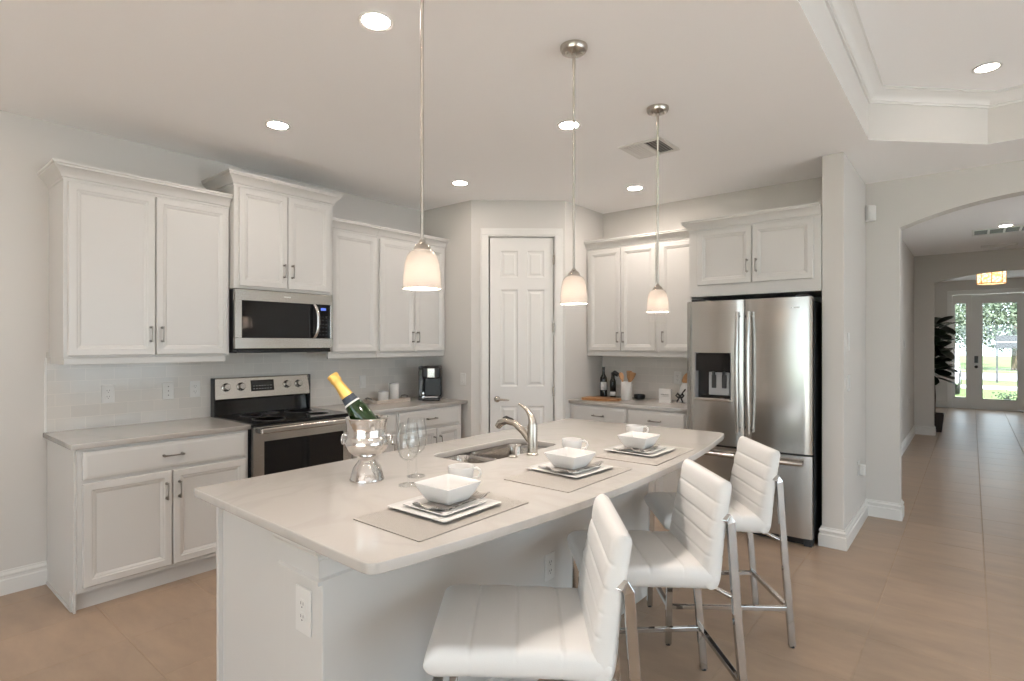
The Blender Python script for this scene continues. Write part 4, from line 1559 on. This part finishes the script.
p1 = make_pendant('nickel pendant with white glass shade nearest the camera', -1.39, 1.219)
dup(p1, (-1.392, 2.125, 0), 0, 'nickel pendant with white glass shade in the middle of the row')
dup(p1, (-1.385, 2.985, 0), 0, 'nickel pendant with white glass shade farthest, toward the refrigerator')

dl = thing('drum_light', 'amber crystal drum ceiling light in the entry hall', 'ceiling light', (.275, 13.2, 2.52))
MB().lathe([(.195, .0), (.198, .004), (.198, .235), (.192, .24), (.190, .235), (.190, .005)], (0, 0, 0), 40).build('crystal_drum', CRYSTAL, dl)
MB().sphere((0, 0, .12), .035, 14).build('bulb', BULB, dl, smooth=60)
for z in (.0, .232):
    MB().lathe([(.196, z), (.203, z), (.203, z + .012), (.196, z + .012)], (0, 0, 0), 40).build('band', GOLD, dl)
for k in range(8):
    a = 2 * PI * k / 8
    MB().cyl((.2 * math.cos(a), .2 * math.sin(a), 0), (.2 * math.cos(a), .2 * math.sin(a), .24), .006, seg=8).build('rib', GOLD, dl)
MB().lathe([(.06, .31), (.06, .32)], (0, 0, 0), 24).cyl((0, 0, .16), (0, 0, .31), .012).build('stem', GOLD, dl)

# vents
vt = thing('ceiling_vent', 'square white louvered ceiling vent by the farthest pendant', 'vent', (-1.713, 3.560, H), 0)
m = MB()
o_, i_ = .155, .125
for a in ((-o_, o_, -o_, -i_), (-o_, o_, i_, o_), (-o_, -i_, -i_, i_), (i_, o_, -i_, i_)):
    m.box(*a, -.008, 0)
m.build('vent_frame', TRIM, vt, bevel=.003)
bx(-i_, i_, -i_, i_, -.0012, -.0002).build('vent_dark', SLOT, vt)
for k in range(5):
    y = .115 - k * .022
    MB().prism([(.020 + k * .021, -.001), (.024 + k * .021, -.001), (.036 + k * .021, -.010), (.032 + k * .021, -.010)], -i_, i_, 'y').build('louver', TRIM, vt)
    MB().prism([(-.024 - k * .021, -.001), (-.020 - k * .021, -.001), (-.028 - k * .021, -.010), (-.036 - k * .021, -.010)], -i_, i_, 'y').build('louver', TRIM, vt)
bx(-.018, .018, -i_, i_, -.009, -.001).build('center_bar', TRIM, vt)
hv = thing('ceiling_vent', 'long white linear vent with dark slots on the hallway ceiling', 'vent', (.46, 9.10, 2.84))
m = MB().box(-.46, .46, -.24, -.17, -.005, 0).box(-.46, .46, .17, .24, -.005, 0)
for k in range(7):
    x = -.445 + k * .1483
    m.box(x - .012, x + .012, -.17, .17, -.005, 0)
m.build('vent_frame', TRIM, hv, bevel=.002)
bx(-.44, .44, -.17, .17, -.003, -.001).build('vent_dark', DARK, hv)
m = MB()
for k in range(5):
    m.box(-.44, .44, -.14 + k * .066, -.132 + k * .066, -.0045, -.003)
m.build('louver', GREYPL, hv)
rv = thing('ceiling_vent', 'plain white ceiling register at the far end of the hallway', 'vent', (.30, 10.45, 2.84))
bx(-.20, .20, -.10, .10, -.012, 0).build('vent_frame', TRIM, rv, bevel=.004)
m = MB()
for k in range(7):
    m.box(-.17, .17, -.075 + k * .024, -.066 + k * .024, -.016, -.012)
m.build('louver', TRIM, rv)

# ------------------------------------------------------------------ potted fig in the foyer
pl = thing('potted_fig', 'dark leafy fig tree in a square pot in the entry hall', 'plant', (-.475, 11.50, 0))
MB().rings([[(x * k, y * k, z) for x, y in ((-1, -1), (1, -1), (1, 1), (-1, 1))] for k, z in ((.10, 0), (.13, .30), (.115, .30), (.11, .26))]).build('pot', POT, pl, bevel=.006)
MB().tube([(0, 0, .25), (.01, .0, .6), (-.01, .01, .95), (.01, 0, 1.3), (0, 0, 1.6), (.0, 0, 1.75)], [.016, .014, .012, .011, .008, .005], 8).build('trunk', BARK, pl, smooth=60)
rnd = random.Random(3)
for k in range(64):
    z = .88 + .90 * k / 63
    a = k * 2.4 + rnd.uniform(-.3, .3)
    L = rnd.uniform(.22, .31)
    tilt = rnd.uniform(-.8, .9)
    d = Vector((math.cos(a), math.sin(a), 0))
    n = Vector((-math.sin(a), math.cos(a), 0))
    m = MB()
    rs = []
    for q, wd in ((0, .006), (.18, .045), (.4, .095), (.65, .125), (.85, .10), (.96, .05), (1, .006)):
        p = d * (.02 + L * q) + Vector((0, 0, z + tilt * L * q - .22 * L * q * q))
        rs.append([p - n * wd + Vector((0, 0, .012)), p - Vector((0, 0, 0.001)), p + n * wd + Vector((0, 0, .012)), p + n * wd + Vector((0, 0, .010)), p - Vector((0, 0, .003)), p - n * wd + Vector((0, 0, .010))])
    m.rings(rs)
    m.build('leaf', LEAF, pl, smooth=40)

# ------------------------------------------------------------------ outdoors: front view through the entry glass, unseen ground behind and beside
struct(bx(-40, 40, 16.05, 90, -.25, -.12).build('ground', GRASS))
struct(bx(-12, 12, 16.05, 19.6, -.12, -.10).build('ground_walk', CONC))
struct(bx(-40, 40, 25.0, 26.6, -.12, -.10).build('ground_sidewalk', CONC))
struct(bx(-40, 40, 31.0, 38.0, -.125, -.105).build('ground_road', ASPH))
struct(bx(-9, 9, -12, -4.15, -.3, -.02).build('ground_terrace_bounce', CONC))  # unseen pale paving, put in to bounce neutral daylight up to the ceiling
struct(bx(-40, 40, -60, -12, -.3, -.12).build('ground_yard', GRASS))
struct(MB().box(4.5, 10, -4.15, 5.75, -.3, -.02).box(1.9, 10, 5.75, 11, -.3, -.02).build('ground_patio_unseen', CONC))  # unseen paving that bounces daylight in through side and hall windows


def tree(label, x, y, h, r, seed):
    t = thing('tree', label, 'tree', (x, y, -.12), 0, 'trees beyond the front lawn')
    rr = random.Random(seed)
    MB().tube([(0, 0, 0), (.05, 0, h * .3), (-.05, .1, h * .55), (.1, 0, h * .8)], [.16, .13, .1, .04], 8).build('trunk', BARK, t, smooth=60)
    m = MB()
    for k in range(5200):
        u = Vector((rr.gauss(0, 1), rr.gauss(0, 1), rr.gauss(0, 1))).normalized() * r * rr.random() ** .4
        c = Vector((u.x * 1.25, u.y, u.z * .85 + h * .5))
        a = Vector((rr.uniform(-1, 1), rr.uniform(-1, 1), rr.uniform(-1, 1))).normalized()
        b = a.orthogonal().normalized()
        s = rr.uniform(.07, .16)
        m.bm.faces.new([m.bm.verts.new(c + p) for p in (-a * s, b * s * .5, a * s, -b * s * .5)])
    m.build('foliage', TREELEAF, t)
    return t


tree('loose green tree straight beyond the entry door', 1.9, 43, 6.6, 2.7, 1)
tree('green tree beyond the road, right of the door view', 7.4, 60, 8.5, 3.6, 2)
tree('green tree beyond the road, seen through the sidelight', -1.7, 52, 6.5, 2.9, 4)
bd = thing('yard_sign', 'dark grey board on posts beyond the front lawn', 'sign', (1.12, 29.3, -.12))
m = bx(-.38, .38, -.03, .03, 1.37, 1.87).build('board', GREYBOARD, bd, bevel=.01)
bx(-.36, .36, -.034, -.03, 1.60, 1.63).build('board_stripe', GREYPL, m)
for x in (-.34, .34):
    bx(x - .03, x + .03, -.03, .03, 0, 1.37).build('post', GREYBOARD, bd)
car = thing('car', 'silver car parked outside, seen through the sidelight', 'car', (-1.15, 23.2, -.10), R(90))
prof = [(-2.2, .30), (-2.2, .75), (-2.05, .86), (-1.25, .95), (-.65, 1.38), (.75, 1.42), (1.55, .98), (2.15, .90), (2.25, .60), (2.2, .30)]
MB().prism(rounded(prof, .12, 4), -.85, .85, 'y').build('car_body', CARPAINT, car, bevel=.05, seg=3, smooth=40)
for s in (-1, 1):
    MB().prism([(-1.05, .98), (-.58, 1.32), (.70, 1.35), (1.25, .99)], s * .852, s * .862, 'y').build('side_window', BLACKGLASS, car)
    for x in (-1.4, 1.4):
        wv = MB().cyl((x, s * .68, .32), (x, s * .88, .32), .32, seg=28).build('wheel', RUBBER, car, bevel=.03)
        MB().cyl((x, s * .87, .32), (x, s * .89, .32), .2, seg=20).build('hubcap', CHROME, wv)
sh = thing('low_shrub', 'small leafy shrub at the foot of the entry glass outside', 'shrub', (.66, 17.3, -.12))
MB().tube([(0, 0, 0), (.02, 0, .2), (0, .02, .35)], [.02, .015, .008], 6).build('stem', BARK, sh)
m = MB()
rr = random.Random(11)
for k in range(260):
    c = Vector((rr.gauss(0, .14), rr.gauss(0, .12), abs(rr.gauss(.26, .10))))
    a = Vector((rr.uniform(-1, 1), rr.uniform(-1, 1), rr.uniform(-.3, 1))).normalized()
    b = a.orthogonal().normalized()
    m.bm.faces.new([m.bm.verts.new(c + p) for p in (-a * .03, b * .014, a * .03, -b * .014)])
m.build('foliage', TREELEAF, sh)
